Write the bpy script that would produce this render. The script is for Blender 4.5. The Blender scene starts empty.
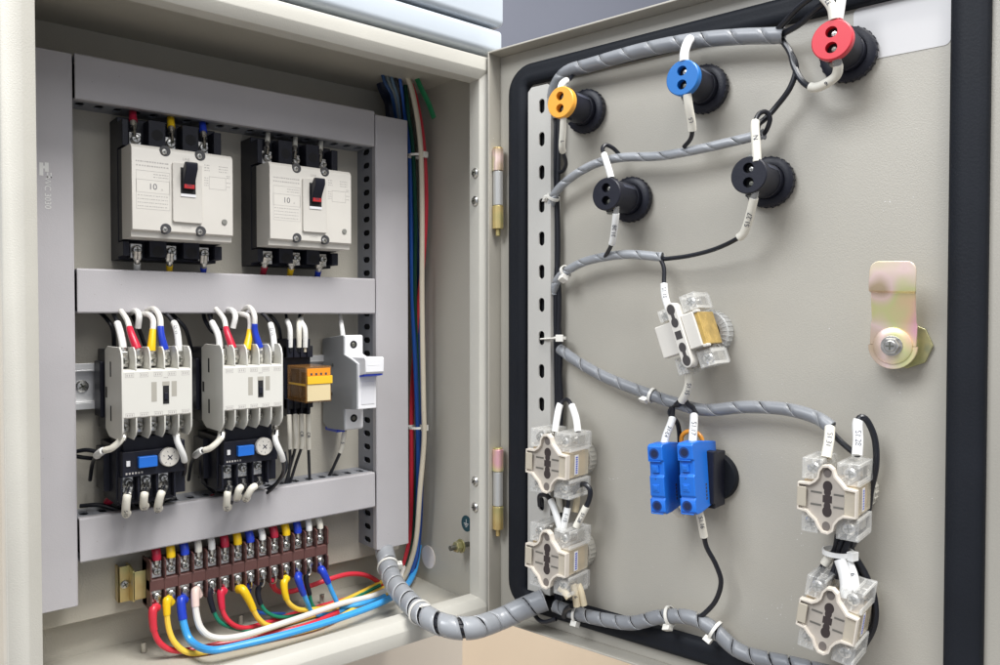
import bpy, math, random
from mathutils import Vector, Matrix
random.seed(7)
SC = bpy.context.scene
COL = SC.collection
S = 0.001                      # everything below is written in millimetres
W, H = 376.0, 495.0            # cabinet outer width and height
PLATE = 130.0                  # depth of the mounting plate behind the cabinet front
R = math.radians

# ---------------------------------------------------------------- camera
CAM = Vector((-67.8, -531.8, 269.0)); YAW = -math.atan2(.641, .767); PITCH = R(1.217); F = 777.0
ROT = Matrix.Rotation(YAW, 3, 'Z') @ Matrix.Rotation(R(90) - PITCH, 3, 'X')
def ray(px, py): return ROT @ Vector(((px-500)/F, (332.5-py)/F, -1))
def C(px, py, d):              # a point at depth d behind the cabinet front
    r = ray(px, py); return CAM + r*((d-CAM.y)/r.y)
DE = Vector((.185, -.982, 0)).normalized(); DN = Vector((-DE.y*-1, 0, 0))
DN = Vector((DE.y, -DE.x, 0))  # from the door panel towards the viewer
DO = Vector((375.7, -1.5, 0))  # hinge side foot of the inner door panel
DROT = math.atan2(DE.y, DE.x)
def D(px, py, h):              # a point h above the inner door panel
    r = ray(px, py); o = DO + DN*h; return CAM + r*((o-CAM).dot(DN)/r.dot(DN))
def DT(px, py, h):             # the same in door coordinates (along, height)
    p = D(px, py, h) - DO; return p.dot(DE), p.z
def Dw(t, h, z): return DO + DE*t + DN*h + Vector((0, 0, z))

cd = bpy.data.cameras.new('camera'); cam = bpy.data.objects.new('camera', cd); COL.objects.link(cam)
cam.matrix_world = Matrix.Translation(CAM*S) @ ROT.to_4x4()
cd.lens = F/1000*36; cd.sensor_width = 36; cd.clip_start = .01; cd.clip_end = 60
SC.camera = cam

# ---------------------------------------------------------------- materials
MATS = {}
def mat(name, col, rough=.5, metal=0., bump=0., bscale=900., var=0., vscale=20., spec=.5, alpha=1., trans=0., coat=0., dirt=None):
    if name in MATS: return MATS[name]
    m = bpy.data.materials.new(name); m.use_nodes = True; nt = m.node_tree; b = nt.nodes['Principled BSDF']
    b.inputs['Base Color'].default_value = (*col, 1); b.inputs['Roughness'].default_value = rough
    b.inputs['Metallic'].default_value = metal; b.inputs['Specular IOR Level'].default_value = spec
    b.inputs['Alpha'].default_value = alpha; b.inputs['Transmission Weight'].default_value = trans
    b.inputs['Coat Weight'].default_value = coat
    tc = nt.nodes.new('ShaderNodeTexCoord')
    if var:
        n = nt.nodes.new('ShaderNodeTexNoise'); n.inputs['Scale'].default_value = vscale; n.inputs['Detail'].default_value = 5
        nt.links.new(tc.outputs['Object'], n.inputs['Vector'])
        cr = nt.nodes.new('ShaderNodeValToRGB'); cr.color_ramp.elements[0].position = .3; cr.color_ramp.elements[1].position = .7
        d = dirt or tuple(c*(1-var) for c in col)
        cr.color_ramp.elements[0].color = (*d, 1); cr.color_ramp.elements[1].color = (*[min(1, c*(1+var*.5)) for c in col], 1)
        nt.links.new(n.outputs['Fac'], cr.inputs['Fac']); nt.links.new(cr.outputs['Color'], b.inputs['Base Color'])
        rr = nt.nodes.new('ShaderNodeMapRange'); rr.inputs['To Min'].default_value = max(0, rough-.08); rr.inputs['To Max'].default_value = min(1, rough+.1)
        nt.links.new(n.outputs['Fac'], rr.inputs['Value']); nt.links.new(rr.outputs['Result'], b.inputs['Roughness'])
    if bump:
        n2 = nt.nodes.new('ShaderNodeTexNoise'); n2.inputs['Scale'].default_value = bscale; n2.inputs['Detail'].default_value = 2
        nt.links.new(tc.outputs['Object'], n2.inputs['Vector'])
        bp = nt.nodes.new('ShaderNodeBump'); bp.inputs['Strength'].default_value = bump; bp.inputs['Distance'].default_value = .0006
        nt.links.new(n2.outputs['Fac'], bp.inputs['Height']); nt.links.new(bp.outputs['Normal'], b.inputs['Normal'])
    MATS[name] = m; return m
def speck(m, col, scale=260, th=.045, rough=None):
    nt = m.node_tree; b = nt.nodes['Principled BSDF']; tc = nt.nodes.new('ShaderNodeTexCoord')
    v = nt.nodes.new('ShaderNodeTexVoronoi'); v.inputs['Scale'].default_value = scale; nt.links.new(tc.outputs['Object'], v.inputs['Vector'])
    n = nt.nodes.new('ShaderNodeTexNoise'); n.inputs['Scale'].default_value = 30; nt.links.new(tc.outputs['Object'], n.inputs['Vector'])
    mr = nt.nodes.new('ShaderNodeMapRange'); mr.inputs['From Min'].default_value = .55; mr.inputs['From Max'].default_value = .75; mr.inputs['To Max'].default_value = th*3; nt.links.new(n.outputs['Fac'], mr.inputs['Value'])
    lt = nt.nodes.new('ShaderNodeMath'); lt.operation = 'LESS_THAN'; nt.links.new(v.outputs['Distance'], lt.inputs[0]); nt.links.new(mr.outputs['Result'], lt.inputs[1])
    mx = nt.nodes.new('ShaderNodeMix'); mx.data_type = 'RGBA'; src = b.inputs['Base Color'].links[0].from_socket
    nt.links.new(lt.outputs[0], mx.inputs['Factor']); nt.links.new(src, mx.inputs[6]); mx.inputs[7].default_value = (*col, 1); nt.links.new(mx.outputs[2], b.inputs['Base Color'])
def plated(name, cols, scale, rough=.3):       # metal with rainbow coloured plating
    m = bpy.data.materials.new(name); m.use_nodes = True; nt = m.node_tree; b = nt.nodes['Principled BSDF']
    b.inputs['Metallic'].default_value = .6; b.inputs['Roughness'].default_value = rough; b.inputs['Coat Weight'].default_value = .5
    tc = nt.nodes.new('ShaderNodeTexCoord'); n = nt.nodes.new('ShaderNodeTexNoise'); n.inputs['Scale'].default_value = scale; n.inputs['Detail'].default_value = 1.5
    nt.links.new(tc.outputs['Object'], n.inputs['Vector']); cr = nt.nodes.new('ShaderNodeValToRGB')
    e = cr.color_ramp.elements; e[0].position = .32; e[0].color = (*cols[0], 1); e[1].position = .68; e[1].color = (*cols[-1], 1)
    for i, c in enumerate(cols[1:-1]): k = e.new(.32+.36*(i+1)/(len(cols)-1)); k.color = (*c, 1)
    nt.links.new(n.outputs['Fac'], cr.inputs['Fac']); nt.links.new(cr.outputs['Color'], b.inputs['Base Color']); MATS[name] = m; return m

paint = mat('cabinet_paint', (.50, .475, .41), .42, bump=.35, bscale=1100, var=.05, vscale=9)
doorp_lit = mat('door_paint_lit', (.49, .48, .45), .4, bump=.15, bscale=1300, var=.04)  # lighter copy of the door paint; the rail's brighter look is in the colour
paintw = mat('cabinet_rim_paint', (.545, .53, .475), .38, bump=.25, bscale=1100, var=.08, vscale=12)
doorp = mat('door_paint', (.435, .412, .358), .38, bump=.22, bscale=1100, var=.07, vscale=7)
platep = mat('plate_paint', (.50, .47, .40), .45, bump=.45, bscale=700, var=.05, vscale=14)
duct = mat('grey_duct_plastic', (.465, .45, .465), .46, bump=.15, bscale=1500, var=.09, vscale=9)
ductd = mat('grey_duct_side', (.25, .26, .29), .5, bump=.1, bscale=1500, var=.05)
speck(doorp, (.62, .61, .58)); speck(duct, (.36, .34, .34), 180)
hole = mat('dark_hole', (.012, .012, .014), .8)
rubber = mat('black_rubber', (.009, .011, .016), .6, spec=.25, bump=.2, bscale=600, var=.15, vscale=25)
black = mat('black_plastic', (.011, .012, .021), .42, spec=.35, bump=.15, bscale=900, var=.1)
blackg = mat('black_cable_sheath', (.010, .011, .016), .32)
cream = mat('cream_plastic', (.64, .615, .565), .42, var=.03, vscale=30)
ivory = mat('ivory_plastic', (.70, .69, .64), .38, var=.03, vscale=30)
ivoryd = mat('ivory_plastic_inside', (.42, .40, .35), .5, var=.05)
white = mat('white_plastic', (.78, .78, .80), .3, var=.02)
sleeve = mat('marker_sleeve', (.78, .75, .66), .42, var=.05, vscale=60)
sleevew = mat('white_marker_sleeve', (.82, .82, .80), .4, var=.03, vscale=60)
sleevey = mat('yellowed_marker_sleeve', (.66, .57, .40), .45, var=.06, vscale=60)
ink = mat('dark_print', (.05, .055, .08), .6)
inkl = mat('light_print', (.46, .44, .42), .6)
silkw = mat('white_print', (.72, .72, .70), .6)
nickel = mat('nickel', (.72, .71, .68), .28, 1., var=.3, vscale=400)
steel = mat('steel', (.62, .60, .56), .33, 1., var=.25, vscale=250)
alu = mat('bare_rail_metal', (.80, .80, .80), .38, .7, var=.06)
greyside = mat('grey_breaker_side', (.30, .31, .32), .5, var=.06)
red = mat('red_vinyl', (.62, .02, .055), .3, var=.1); yellow = mat('yellow_vinyl', (.85, .55, .01), .3, var=.08)
blue = mat('blue_vinyl', (.015, .05, .50), .3, var=.1); green = mat('green_vinyl', (.01, .22, .13), .35, var=.1)
darkred = mat('dark_red_vinyl', (.38, .012, .04), .35, var=.1)
redw = mat('red_cable', (.66, .035, .06), .33); yeloww = mat('yellow_cable', (.88, .60, .07), .33)
lblue = mat('light_blue_cable', (.05, .36, .80), .33); bluew = mat('blue_cable', (.02, .10, .42), .35)
whitew = mat('white_cable', (.74, .72, .68), .33); beigew = mat('beige_cable', (.60, .54, .43), .4)
pinkw = mat('pale_pink_vinyl', (.80, .62, .56), .4)
brown = mat('brown_bakelite', (.115, .050, .044), .42, bump=.2, bscale=500, var=.12)
relayo = mat('orange_film', (.85, .30, .02), .35); relayy = mat('yellow_film', (.88, .52, .03), .35); relayb = mat('pale_film', (.72, .60, .36), .4)
amber = mat('amber_plastic', (.42, .20, .05), .12, alpha=.38)
amberb = mat('amber_body', (.55, .38, .17), .3, var=.25, vscale=120)
clear = mat('clear_plastic', (.88, .88, .86), .09, alpha=.27, spec=1., bump=.25, bscale=260)
wrapm = mat('spiral_wrap_plastic', (.33, .345, .37), .34, alpha=.56, spec=.7, var=.12, vscale=30)
wrapp = mat('pale_spiral_wrap_plastic', (.46, .48, .51), .28, alpha=.56, spec=.8, var=.12, vscale=30)
wrape = mat('spiral_wrap_edge', (.62, .63, .64), .3, alpha=.9)
tiem = mat('nylon_tie', (.80, .78, .72), .32, alpha=.95)
bblue = mat('blue_plastic', (.012, .15, .62), .4, var=.06); lampb = mat('blue_cap_plastic', (.012, .16, .50), .38)
lampo = mat('orange_cap_plastic', (.86, .40, .05), .38); lampr = mat('red_cap_plastic', (.66, .03, .05), .38)
tealm = mat('teal_sticker', (.012, .065, .085), .4)
stick = mat('pale_sticker', (.64, .63, .625), .38, var=.02)
zinc = plated('yellow_zinc', [(.92, .50, .56), (.90, .66, .42), (.76, .76, .38), (.94, .72, .66), (.60, .46, .30)], 30, .36)
zincy = plated('golden_zinc', [(.60, .42, .16), (.66, .52, .22), (.52, .47, .20)], 60, .36)
zincg = plated('olive_zinc', [(.36, .36, .16), (.48, .44, .22), (.30, .32, .20)], 80, .4)
iron = mat('dark_bolt_metal', (.20, .20, .17), .4, .8, var=.3, vscale=200)
caserm = mat('pale_blue_casing', (.52, .57, .62), .32, var=.02)
oval_m = mat('pale_oval', (.93, .84, .78), .5)

# ---------------------------------------------------------------- mesh builder
def spline(pts, n=8):
    pts = [Vector(p) for p in pts]
    if len(pts) == 2: return [pts[0].lerp(pts[1], i/n) for i in range(n+1)]
    P = [pts[0]*2-pts[1]] + pts + [pts[-1]*2-pts[-2]]; out = []
    for i in range(1, len(P)-2):
        a, b, c, d = P[i-1:i+3]
        for k in range(n):
            t = k/n; out.append(.5*((2*b)+(-a+c)*t+(2*a-5*b+4*c-d)*t*t+(-a+3*b-3*c+d)*t*t*t))
    out.append(pts[-1]); return out
def resample(path, step):
    L = [0]
    for a, b in zip(path, path[1:]): L.append(L[-1]+(b-a).length)
    T = L[-1]; n = max(2, int(T/step)); out = []; j = 0
    for i in range(n+1):
        s = T*i/n
        while j < len(L)-2 and L[j+1] < s: j += 1
        u = (s-L[j])/max(1e-9, L[j+1]-L[j]); out.append(path[j].lerp(path[j+1], min(1, u)))
    return out, T
def sub(path, f0, f1, step=1.0):
    p, T = resample(path, .5); n = len(p)-1
    a, b = int(round(f0*n)), int(round(f1*n)); return p[a:max(b, a+2)+1]
def frames(path):
    fr = []; t = (path[1]-path[0]).normalized(); up = Vector((0, 0, 1)) if abs(t.z) < .9 else Vector((1, 0, 0))
    u = t.cross(up).normalized()
    for i, p in enumerate(path):
        a = path[max(0, i-1)]; b = path[min(len(path)-1, i+1)]; t = (b-a).normalized()
        u = (u-t*u.dot(t)).normalized(); fr.append((p, t, u, t.cross(u)))
    return fr
class MB:
    def __init__(s, org=None): s.v = []; s.f = []; s.m = []; s.org = Vector(org) if org is not None else Vector((0, 0, 0)); s.X = None
    def add(s, vs, fs, m=0):
        k = len(s.v)
        for v in vs:
            v = Vector(v)
            if s.X: v = s.X @ v
            s.v.append(v-s.org)
        for f in fs: s.f.append([k+i for i in f]); s.m.append(m)
        return s
    def box(s, x0, x1, y0, y1, z0, z1, m=0):
        x0, x1 = min(x0, x1), max(x0, x1); y0, y1 = min(y0, y1), max(y0, y1); z0, z1 = min(z0, z1), max(z0, z1)
        return s.add([(x0, y0, z0), (x1, y0, z0), (x1, y1, z0), (x0, y1, z0), (x0, y0, z1), (x1, y0, z1), (x1, y1, z1), (x0, y1, z1)],
                     [(0, 3, 2, 1), (4, 5, 6, 7), (0, 1, 5, 4), (1, 2, 6, 5), (2, 3, 7, 6), (3, 0, 4, 7)], m)
    def prism(s, pts, y0, y1, m=0):            # outline in x,z (anticlockwise seen from -y), extruded along y
        n = len(pts); y0, y1 = min(y0, y1), max(y0, y1)
        return s.add([(x, y0, z) for x, z in pts]+[(x, y1, z) for x, z in pts],
                     [list(range(n)), list(range(2*n-1, n-1, -1))]+[(i, i+n, (i+1) % n+n, (i+1) % n) for i in range(n)], m)
    def prismx(s, pts, x0, x1, m=0):           # outline in y,z extruded along x
        n = len(pts)
        return s.add([(x0, y, z) for y, z in pts]+[(x1, y, z) for y, z in pts],
                     [list(range(n-1, -1, -1)), list(range(n, 2*n))]+[(i, (i+1) % n, (i+1) % n+n, i+n) for i in range(n)], m)
    def cyl(s, p0, p1, r0, r1=None, n=20, m=0, cap=True):
        p0, p1 = Vector(p0), Vector(p1); r1 = r0 if r1 is None else r1; t = (p1-p0).normalized()
        u = t.cross(Vector((0, 0, 1)) if abs(t.z) < .9 else Vector((1, 0, 0))).normalized(); w = t.cross(u)
        vs = [p+u*(r*math.cos(2*math.pi*i/n))+w*(r*math.sin(2*math.pi*i/n)) for p, r in ((p0, r0), (p1, r1)) for i in range(n)]
        fs = [(i, (i+1) % n, (i+1) % n+n, i+n) for i in range(n)]
        if cap: fs += [list(range(n-1, -1, -1)), list(range(n, 2*n))]
        return s.add(vs, fs, m)
    def lathe(s, p0, ax, prof, n=28, m=0):     # prof = [(distance along axis, radius)]
        p0 = Vector(p0); t = Vector(ax).normalized(); u = t.cross(Vector((0, 0, 1)) if abs(t.z) < .9 else Vector((1, 0, 0))).normalized(); w = t.cross(u)
        vs = []; fs = []
        for a, r in prof:
            for i in range(n): q = 2*math.pi*i/n; vs.append(p0+t*a+u*(max(r, .001)*math.cos(q))+w*(max(r, .001)*math.sin(q)))
        for k in range(len(prof)-1):
            for i in range(n): fs.append((k*n+i, k*n+(i+1) % n, (k+1)*n+(i+1) % n, (k+1)*n+i))
        return s.add(vs, fs, m)
    def tube(s, path, r, n=10, m=0, flat=1.):
        fr = frames(path); vs = []; N = len(fr)
        for i, (p, t, u, w) in enumerate(fr):
            rr = r(i/(N-1)) if callable(r) else r
            for k in range(n): q = 2*math.pi*k/n; vs.append(p+u*(rr*math.cos(q))+w*(rr*flat*math.sin(q)))
        fs = [(i*n+k, i*n+(k+1) % n, (i+1)*n+(k+1) % n, (i+1)*n+k) for i in range(N-1) for k in range(n)]
        return s.add(vs, fs+[list(range(n-1, -1, -1)), list(range((N-1)*n, N*n))], m)
    def build(s, name, mats, parent=None, bevel=0., ang=35, loc=None, smooth=True):
        me = bpy.data.meshes.new(name); me.from_pydata([tuple(v*S) for v in s.v], [], s.f)
        for m in (mats if isinstance(mats, (list, tuple)) else [mats]): me.materials.append(m)
        for p, mi in zip(me.polygons, s.m): p.material_index = mi; p.use_smooth = smooth
        me.validate(); me.update()
        import bmesh as bb
        b = bb.new(); b.from_mesh(me); bb.ops.recalc_face_normals(b, faces=b.faces); b.to_mesh(me); b.free()
        if smooth: me.set_sharp_from_angle(angle=R(ang))
        o = bpy.data.objects.new(name, me); COL.objects.link(o)
        if parent: o.parent = parent
        if loc is not None: o.location = Vector(loc)*S
        if bevel:
            b = o.modifiers.new('edge', 'BEVEL'); b.width = bevel*S; b.segments = 2; b.limit_method = 'ANGLE'; b.angle_limit = R(40); b.harden_normals = True
        return o
def tag(o, label=None, cat=None, group=None, kind=None):
    for k, v in (('label', label), ('category', cat), ('group', group), ('kind', kind)):
        if v: o[k] = v
    return o
def thing(name, label, cat, loc=(0, 0, 0), rz=0, group=None):
    o = bpy.data.objects.new(name, None); COL.objects.link(o); o.empty_display_size = .01
    o.location = Vector(loc)*S; o.rotation_euler = (0, 0, rz); return tag(o, label, cat, group)
def kids(o): return [c for c in bpy.data.objects if c.parent == o]
def copy_tree(o, parent=None):
    c = o.copy(); COL.objects.link(c); c.parent = parent
    for k in kids(o): copy_tree(k, c)
    return c
def text(s_, size, m, parent, mw, name='lettering', th=.05):
    """flat lettering; mw maps (x right, y up, z towards the viewer) in mm to the parent's frame"""
    cu = bpy.data.curves.new(name, 'FONT'); cu.body = s_; cu.size = size; cu.align_x = 'CENTER'; cu.align_y = 'CENTER'; cu.extrude = th
    t = bpy.data.objects.new('tmp', cu); COL.objects.link(t)
    dg = bpy.context.evaluated_depsgraph_get(); me = bpy.data.meshes.new_from_object(t.evaluated_get(dg)); bpy.data.objects.remove(t)
    me.transform(mw); me.transform(Matrix.Scale(S, 4)); me.materials.clear(); me.materials.append(m)
    o = bpy.data.objects.new(name, me); COL.objects.link(o); o.parent = parent; return o
def fm(pos, rz=0, spin=0):   # lettering frame on a surface facing -y of the local frame
    return Matrix.Translation(Vector(pos)) @ Matrix.Rotation(rz, 4, 'Z') @ Matrix.Rotation(R(90), 4, 'X') @ Matrix.Rotation(spin, 4, 'Z')
def screw(parent, p, r, m=nickel, name='terminal_screw', ax=(0, -1, 0), org=None, slot=True):
    p = Vector(p); b = MB(org); ax = Vector(ax)
    b.lathe(p, ax, [(-1, r*.9), (0, r), (r*.25, r), (r*.5, r*.75), (r*.58, .01)], 16)
    if slot:
        side = Vector((0, 0, 1)).cross(ax).normalized(); q = p+ax*(r*.52); a = random.random()
        d1 = (side*math.cos(a)+Vector((0, 0, 1))*math.sin(a)); d2 = ax.cross(d1)
        for d, e in ((d1, d2), (d2, d1)):
            vs = [q+d*sx*r*.6+e*sy*r*.13+ax*k for k in (-.3, r*.12) for sx in (-1, 1) for sy in (-1, 1)]
            b.add(vs, [(0, 1, 3, 2), (4, 6, 7, 5), (0, 4, 5, 1), (2, 3, 7, 6), (0, 2, 6, 4), (1, 5, 7, 3)], 1)
    return b.build(name, [m, iron], parent)

# ---------------------------------------------------------------- wires
def wire(name, label, cat, pts, r, m, parts=(), group=None, step=1.5, texts=(), trim=0):
    """one wire; parts = (kind, from, to, radius, material[, end radius]) along its length"""
    path, T = resample(spline(pts), step); org = path[0]
    o = MB(org).tube(sub(path, trim, 1) if trim else path, r).build(name, m, loc=org); tag(o, label, cat, group)
    fine = path
    for p in parts:
        k, a, b, rr, mm = p[:5]; seg = sub(fine, a, b); r1 = p[5] if len(p) > 5 else rr
        if k == 'lug':
            q = MB(org); q.tube(seg[:max(3, len(seg)//2)], rr, 10)
            q.tube(seg[max(1, len(seg)//2-2):], rr*1.35, 10, flat=.45); q.build('lug', mm, o)
        else:
            q = MB(org); q.tube(seg, (lambda f, rr=rr, r1=r1: rr+(r1-rr)*f), 12); q.build(k, mm, o)
    for (s_, f, size, off, flip) in texts:
        n = len(fine)-1; i = max(1, min(n-1, int(f*n))); p = fine[i]; t = (fine[i+1]-fine[i-1]).normalized()*(-1 if flip else 1)
        v = (CAM-p).normalized(); v = (v-t*v.dot(t)).normalized(); y = v.cross(t)
        M = Matrix((t, y, v)).transposed().to_4x4(); M.translation = p+v*(off+.12)-org
        text(s_, size*1.32, ink, o, M)
    return o
def stub(label, p0, p1, bootm, wm=None, group=None, r=1.3, boot=('boot', .28, .68), rb=2.5, mid=None, lugm=nickel, tx=()):
    wm = wm or blackg; pts = [p0, p1] if mid is None else [p0, mid, p1]
    parts = [('lug', boot[2]-.05, 1., rb*.85, lugm)]
    if bootm: parts.append((boot[0], boot[1], boot[2], rb*.85, bootm, rb))
    return wire('terminal_wire', label, 'wire', pts, r, wm, parts, group, step=.8, texts=tx)

def spiral(label, pts, r, m, group=None, pitch=9., gap=.3, nw=4, dirn=1, cat='cable bundle', gaps=()):
    path, T = resample(spline(pts, 10), 1.0); org = path[0]; root = thing('wrapped_cable', label, cat, org, 0, group)
    fr = frames(path); N = len(fr)-1
    def at(s):
        s = max(0, min(N-1e-6, s/T*N)); i = int(s); u = s-i; a, b = fr[i], fr[i+1]
        return [a[j].lerp(b[j], u) for j in range(4)]
    b = MB(org); seg = 20; rows = int(T/pitch*seg)+seg; vs = []; fs = []; K = 5
    for i in range(-seg, rows+1):
        th = 2*math.pi*i/seg*dirn; c = pitch*i/seg
        g = gap+.9*max(0, math.sin(i*.083+r*3.1)+.45*math.sin(i*.21+r))
        for (s0, s1, gg) in gaps:
            if s0*T <= c <= s1*T: g = gg
        for k in range(K+1):
            e = (k/K-.5); s = c+e*(pitch-g); ss = max(0, min(T, s)); p, t, u, w = at(ss)
            rr = r*(1+.012*math.cos(math.pi*e)+.012*(k/K)); vs.append(p+u*(rr*math.cos(th))+w*(rr*math.sin(th)))
    n = K+1; tot = len(vs)//n
    for i in range(tot-1):
        for k in range(K): fs.append((i*n+k, i*n+k+1, (i+1)*n+k+1, (i+1)*n+k))
    b.add(vs, fs); o = b.build('spiral_wrap', [m, wrape], root, ang=50)
    so = o.modifiers.new('thick', 'SOLIDIFY'); so.thickness = .7*S; so.offset = -1; so.material_offset_rim = 1
    wb = MB(org)
    for j in range(nw):
        a = 2*math.pi*j/nw+.4; rr = r*.46*(1+.12*math.sin(j*2.3)); wb.tube([p+u*(rr*math.cos(a))+w*(rr*math.sin(a)) for p, t, u, w in fr[::2]+[fr[-1]]], r*.36, 8)
    wb.build('inner_wires', blackg, root)
    return root, path
def cable_tie(label, p, ax, r, head, group, strap=2.2, hm=tiem):
    """a nylon strap of radius r round the axis ax at p, with its head in direction head"""
    p = Vector(p); ax = Vector(ax).normalized(); root = thing('cable_tie', label, 'cable tie', p, 0, group)
    b = MB(p); b.lathe(p-ax*strap/2, ax, [(0, r), (0, r+.9), (strap, r+.9), (strap, r), (0, r)], 24); b.build('strap', hm, root)
    h = Vector(head).normalized(); q = p+h*(r+1.6); s_ = ax.cross(h).normalized(); b = MB(p)
    vs = [q+ax*a*2.8+h*c*2.2+s_*d*3.1 for a in (-1, 1) for c in (-1, 1) for d in (-1, 1)]
    b.add(vs, [(0, 1, 3, 2), (4, 6, 7, 5), (0, 4, 5, 1), (2, 3, 7, 6), (0, 2, 6, 4), (1, 5, 7, 3)])
    vs = [q+ax*a*1.1+s_*(2.5+d*2.2)+h*c*.5 for a in (-1, 1) for c in (-1, 1) for d in (0, 1)]
    b.add(vs, [(0, 1, 3, 2), (4, 6, 7, 5), (0, 4, 5, 1), (2, 3, 7, 6), (0, 2, 6, 4), (1, 5, 7, 3)])
    b.build('head', hm, root, bevel=.4); return root

exec_parts = []
# ================================================================ the setting behind
wallm = mat('wall_paint', (.18, .19, .23), .7, bump=.2, bscale=300, var=.05, vscale=3)
woodm = mat('tan_board', (.84, .68, .50), .6, bump=.1, bscale=200, var=.05, vscale=4)
creamw = mat('cream_board', (.86, .76, .63), .6, bump=.1, bscale=200, var=.04, vscale=4)
tag(MB().box(-900, 1900, 700, 720, 330, 1700).build('back_wall', wallm), kind='structure')
tag(MB().box(-900, 1900, 690, 720, -1300, 330).build('lower_wall', woodm), kind='structure')
tag(MB().box(-2600, 2600, -2600, 2600, -1320, -1300).build('floor', mat('floor_paint', (.45, .41, .36), .6, var=.08)), kind='structure')
b = MB((150, 175, -300)); b.box(-80, 467, 175, 560, -700, -2.5)
pc = b.build('cream_plinth', creamw, loc=(150, 175, -300), bevel=1); tag(pc, 'pale cream painted block behind and below the metal cabinet', 'plinth')
# two rounded pale blue casings above the cabinet
for i, (z0, z1, y0, lb) in enumerate(((500, 521.5, -1, 'pale blue rounded casing strip directly above the cabinet roof'),
                                      (524.5, 600, -3, 'tall pale blue casing at the very top, above the thin casing strip'))):
    o = (-40, y0, z0); b = MB(o); r = 5; X1 = 378
    prof = [(y0+60, z0), (y0+r, z0)]+[(y0+r-r*math.sin(a), z0+r-r*math.cos(a)) for a in [R(k*15) for k in range(7)]][1:] + \
           [(y0+r-r*math.cos(a), z1-r+r*math.sin(a)) for a in [R(k*15) for k in range(7)]]+[(y0+60, z1)]
    b.prismx(prof, -60, X1)
    tag(b.build('equipment_casing', caserm, loc=o, bevel=1.2), lb, 'casing', group='pale blue casings above the cabinet')

# ================================================================ the cabinet
cab = thing('electrical_cabinet', 'open beige steel control cabinet with its door swung out to the right', 'cabinet', (0, 0, 0))
def rect(i, y): return [(i, y, i), (W-i, y, i), (W-i, y, H-i), (i, y, H-i)]
def rings(b, L, m=0):
    vs = [v for i, y in L for v in rect(i, y)]; fs = []
    for k in range(len(L)-1):
        for j in range(4): fs.append((k*4+j, k*4+(j+1) % 4, (k+1)*4+(j+1) % 4, (k+1)*4+j))
    b.add(vs, fs, m)
b = MB(); rings(b, [(0, 150), (0, 14)]); b.add(rect(0, 150), [(0, 1, 2, 3)])
b.build('shell', paint, cab, smooth=False)
b = MB(); rings(b, [(1.5, 20), (1.5, 148.5)]); b.add(rect(1.5, 148.5), [(0, 1, 2, 3)])
b.build('inner_lining', paint, cab, smooth=False)
b = MB(); rings(b, [(0, 14), (0, 1.2), (.4, .3), (1.2, 0), (11.2, 0), (12, .3), (18.2, 4.4), (19, 5), (19.2, 6), (19.2, 18.4), (18.6, 19), (1.5, 20)])
b.build('front_rim', paintw, cab, ang=25)
b = MB(); b.box(20, 353, PLATE, PLATE+2, 34, 466); b.build('mounting_plate', platep, cab, bevel=.6)
# hinge screws on the inside of the rim, a cable hole, the earth stud and its sticker
for px, py in ((475.5, 173), (475.5, 201), (475.5, 481), (475.5, 507)):
    r = ray(px, py); p = CAM+r*((W-19.4-CAM.x)/r.x); screw(cab, p, 4.3, nickel, 'hinge_screw', (-1, 0, 0))
def side(px, py, off=0): r = ray(px, py); return CAM+r*((W-1.5-off-CAM.x)/r.x)
p = side(428.5, 557); b = MB(); b.lathe(p, (-1, 0, 0), [(0, 11.5), (.5, 11.5), (.5, .01)], 32); b.build('hole_view_disc', oval_m, cab)  # pale disc standing in for the bright wall seen through an open hole
p = side(466.5, 523.5); b = MB(); b.lathe(p, (-1, 0, 0), [(0, 7.6), (.35, 7.6), (.35, .01)], 28); st = b.build('earth_sticker', tealm, cab)
b = MB()
for (ya, yb, za, zb) in ((-.3, .3, 0, 4.2), (-3.4, 3.4, -.5, .2), (-2.2, 2.2, -2, -1.3), (-1, 1, -3.4, -2.8)): b.box(p.x-.5, p.x-.3, p.y+ya, p.y+yb, p.z+za, p.z+zb)
b.build('earth_symbol', silkw, st)
p = side(469, 544); b = MB(); b.cyl(p, p+Vector((-22, 0, 0)), 2.4, n=14); b.build('earth_stud', iron, cab)
b = MB(); b.lathe(p+Vector((-9, 0, 0)), (-1, 0, 0), [(0, .1), (0, 6.6), (1.2, 6.6), (1.2, .1)], 20); b.cyl(p+Vector((-10.5, 0, 0)), p+Vector((-16, 0, 0)), 5.2, n=6)
b.build('earth_nut', zincg, cab, bevel=.3)
for px, py in ((144, 652), (241, 624), (322, 603)):
    r = ray(px, py); q = CAM+r*((2-CAM.z)/r.z); b = MB(); b.cyl(q, q+Vector((0, 0, 8)), 2.1, n=12); b.build('floor_stud', steel, cab, bevel=.3)

# ---- the door (a part of the cabinet) with its own pieces
TW, Z0, Z1 = 402.0, 4.0, 497.0
door = None
def dbuild(b, name, m, parent, **k):
    o = b.build(name, m, parent, **k); return o
bd = MB(); bd.X = Matrix(((DE.x, -DN.x, 0, DO.x), (DE.y, -DN.y, 0, DO.y), (0, 0, 1, 0), (0, 0, 0, 1)))
DX = bd.X.copy()       # door coordinates: x along the door, y = -height above the panel, z up
bd.box(0, TW, 0, 2, Z0, Z1)
RH = 15.5
for (x0, x1, z0, z1) in ((-1.6, 0, Z0-1.6, Z1+1.6), (TW, TW+1.6, Z0-1.6, Z1+1.6)): bd.box(x0, x1, -RH, 2, z0, z1)
for (x0, x1, z0, z1) in ((0, TW, Z1, Z1+1.6), (0, TW, Z0-1.6, Z0)): bd.box(x0, x1, -RH, 2, z0, z1)
door = bd.build('door', doorp, cab, bevel=.5)
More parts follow.
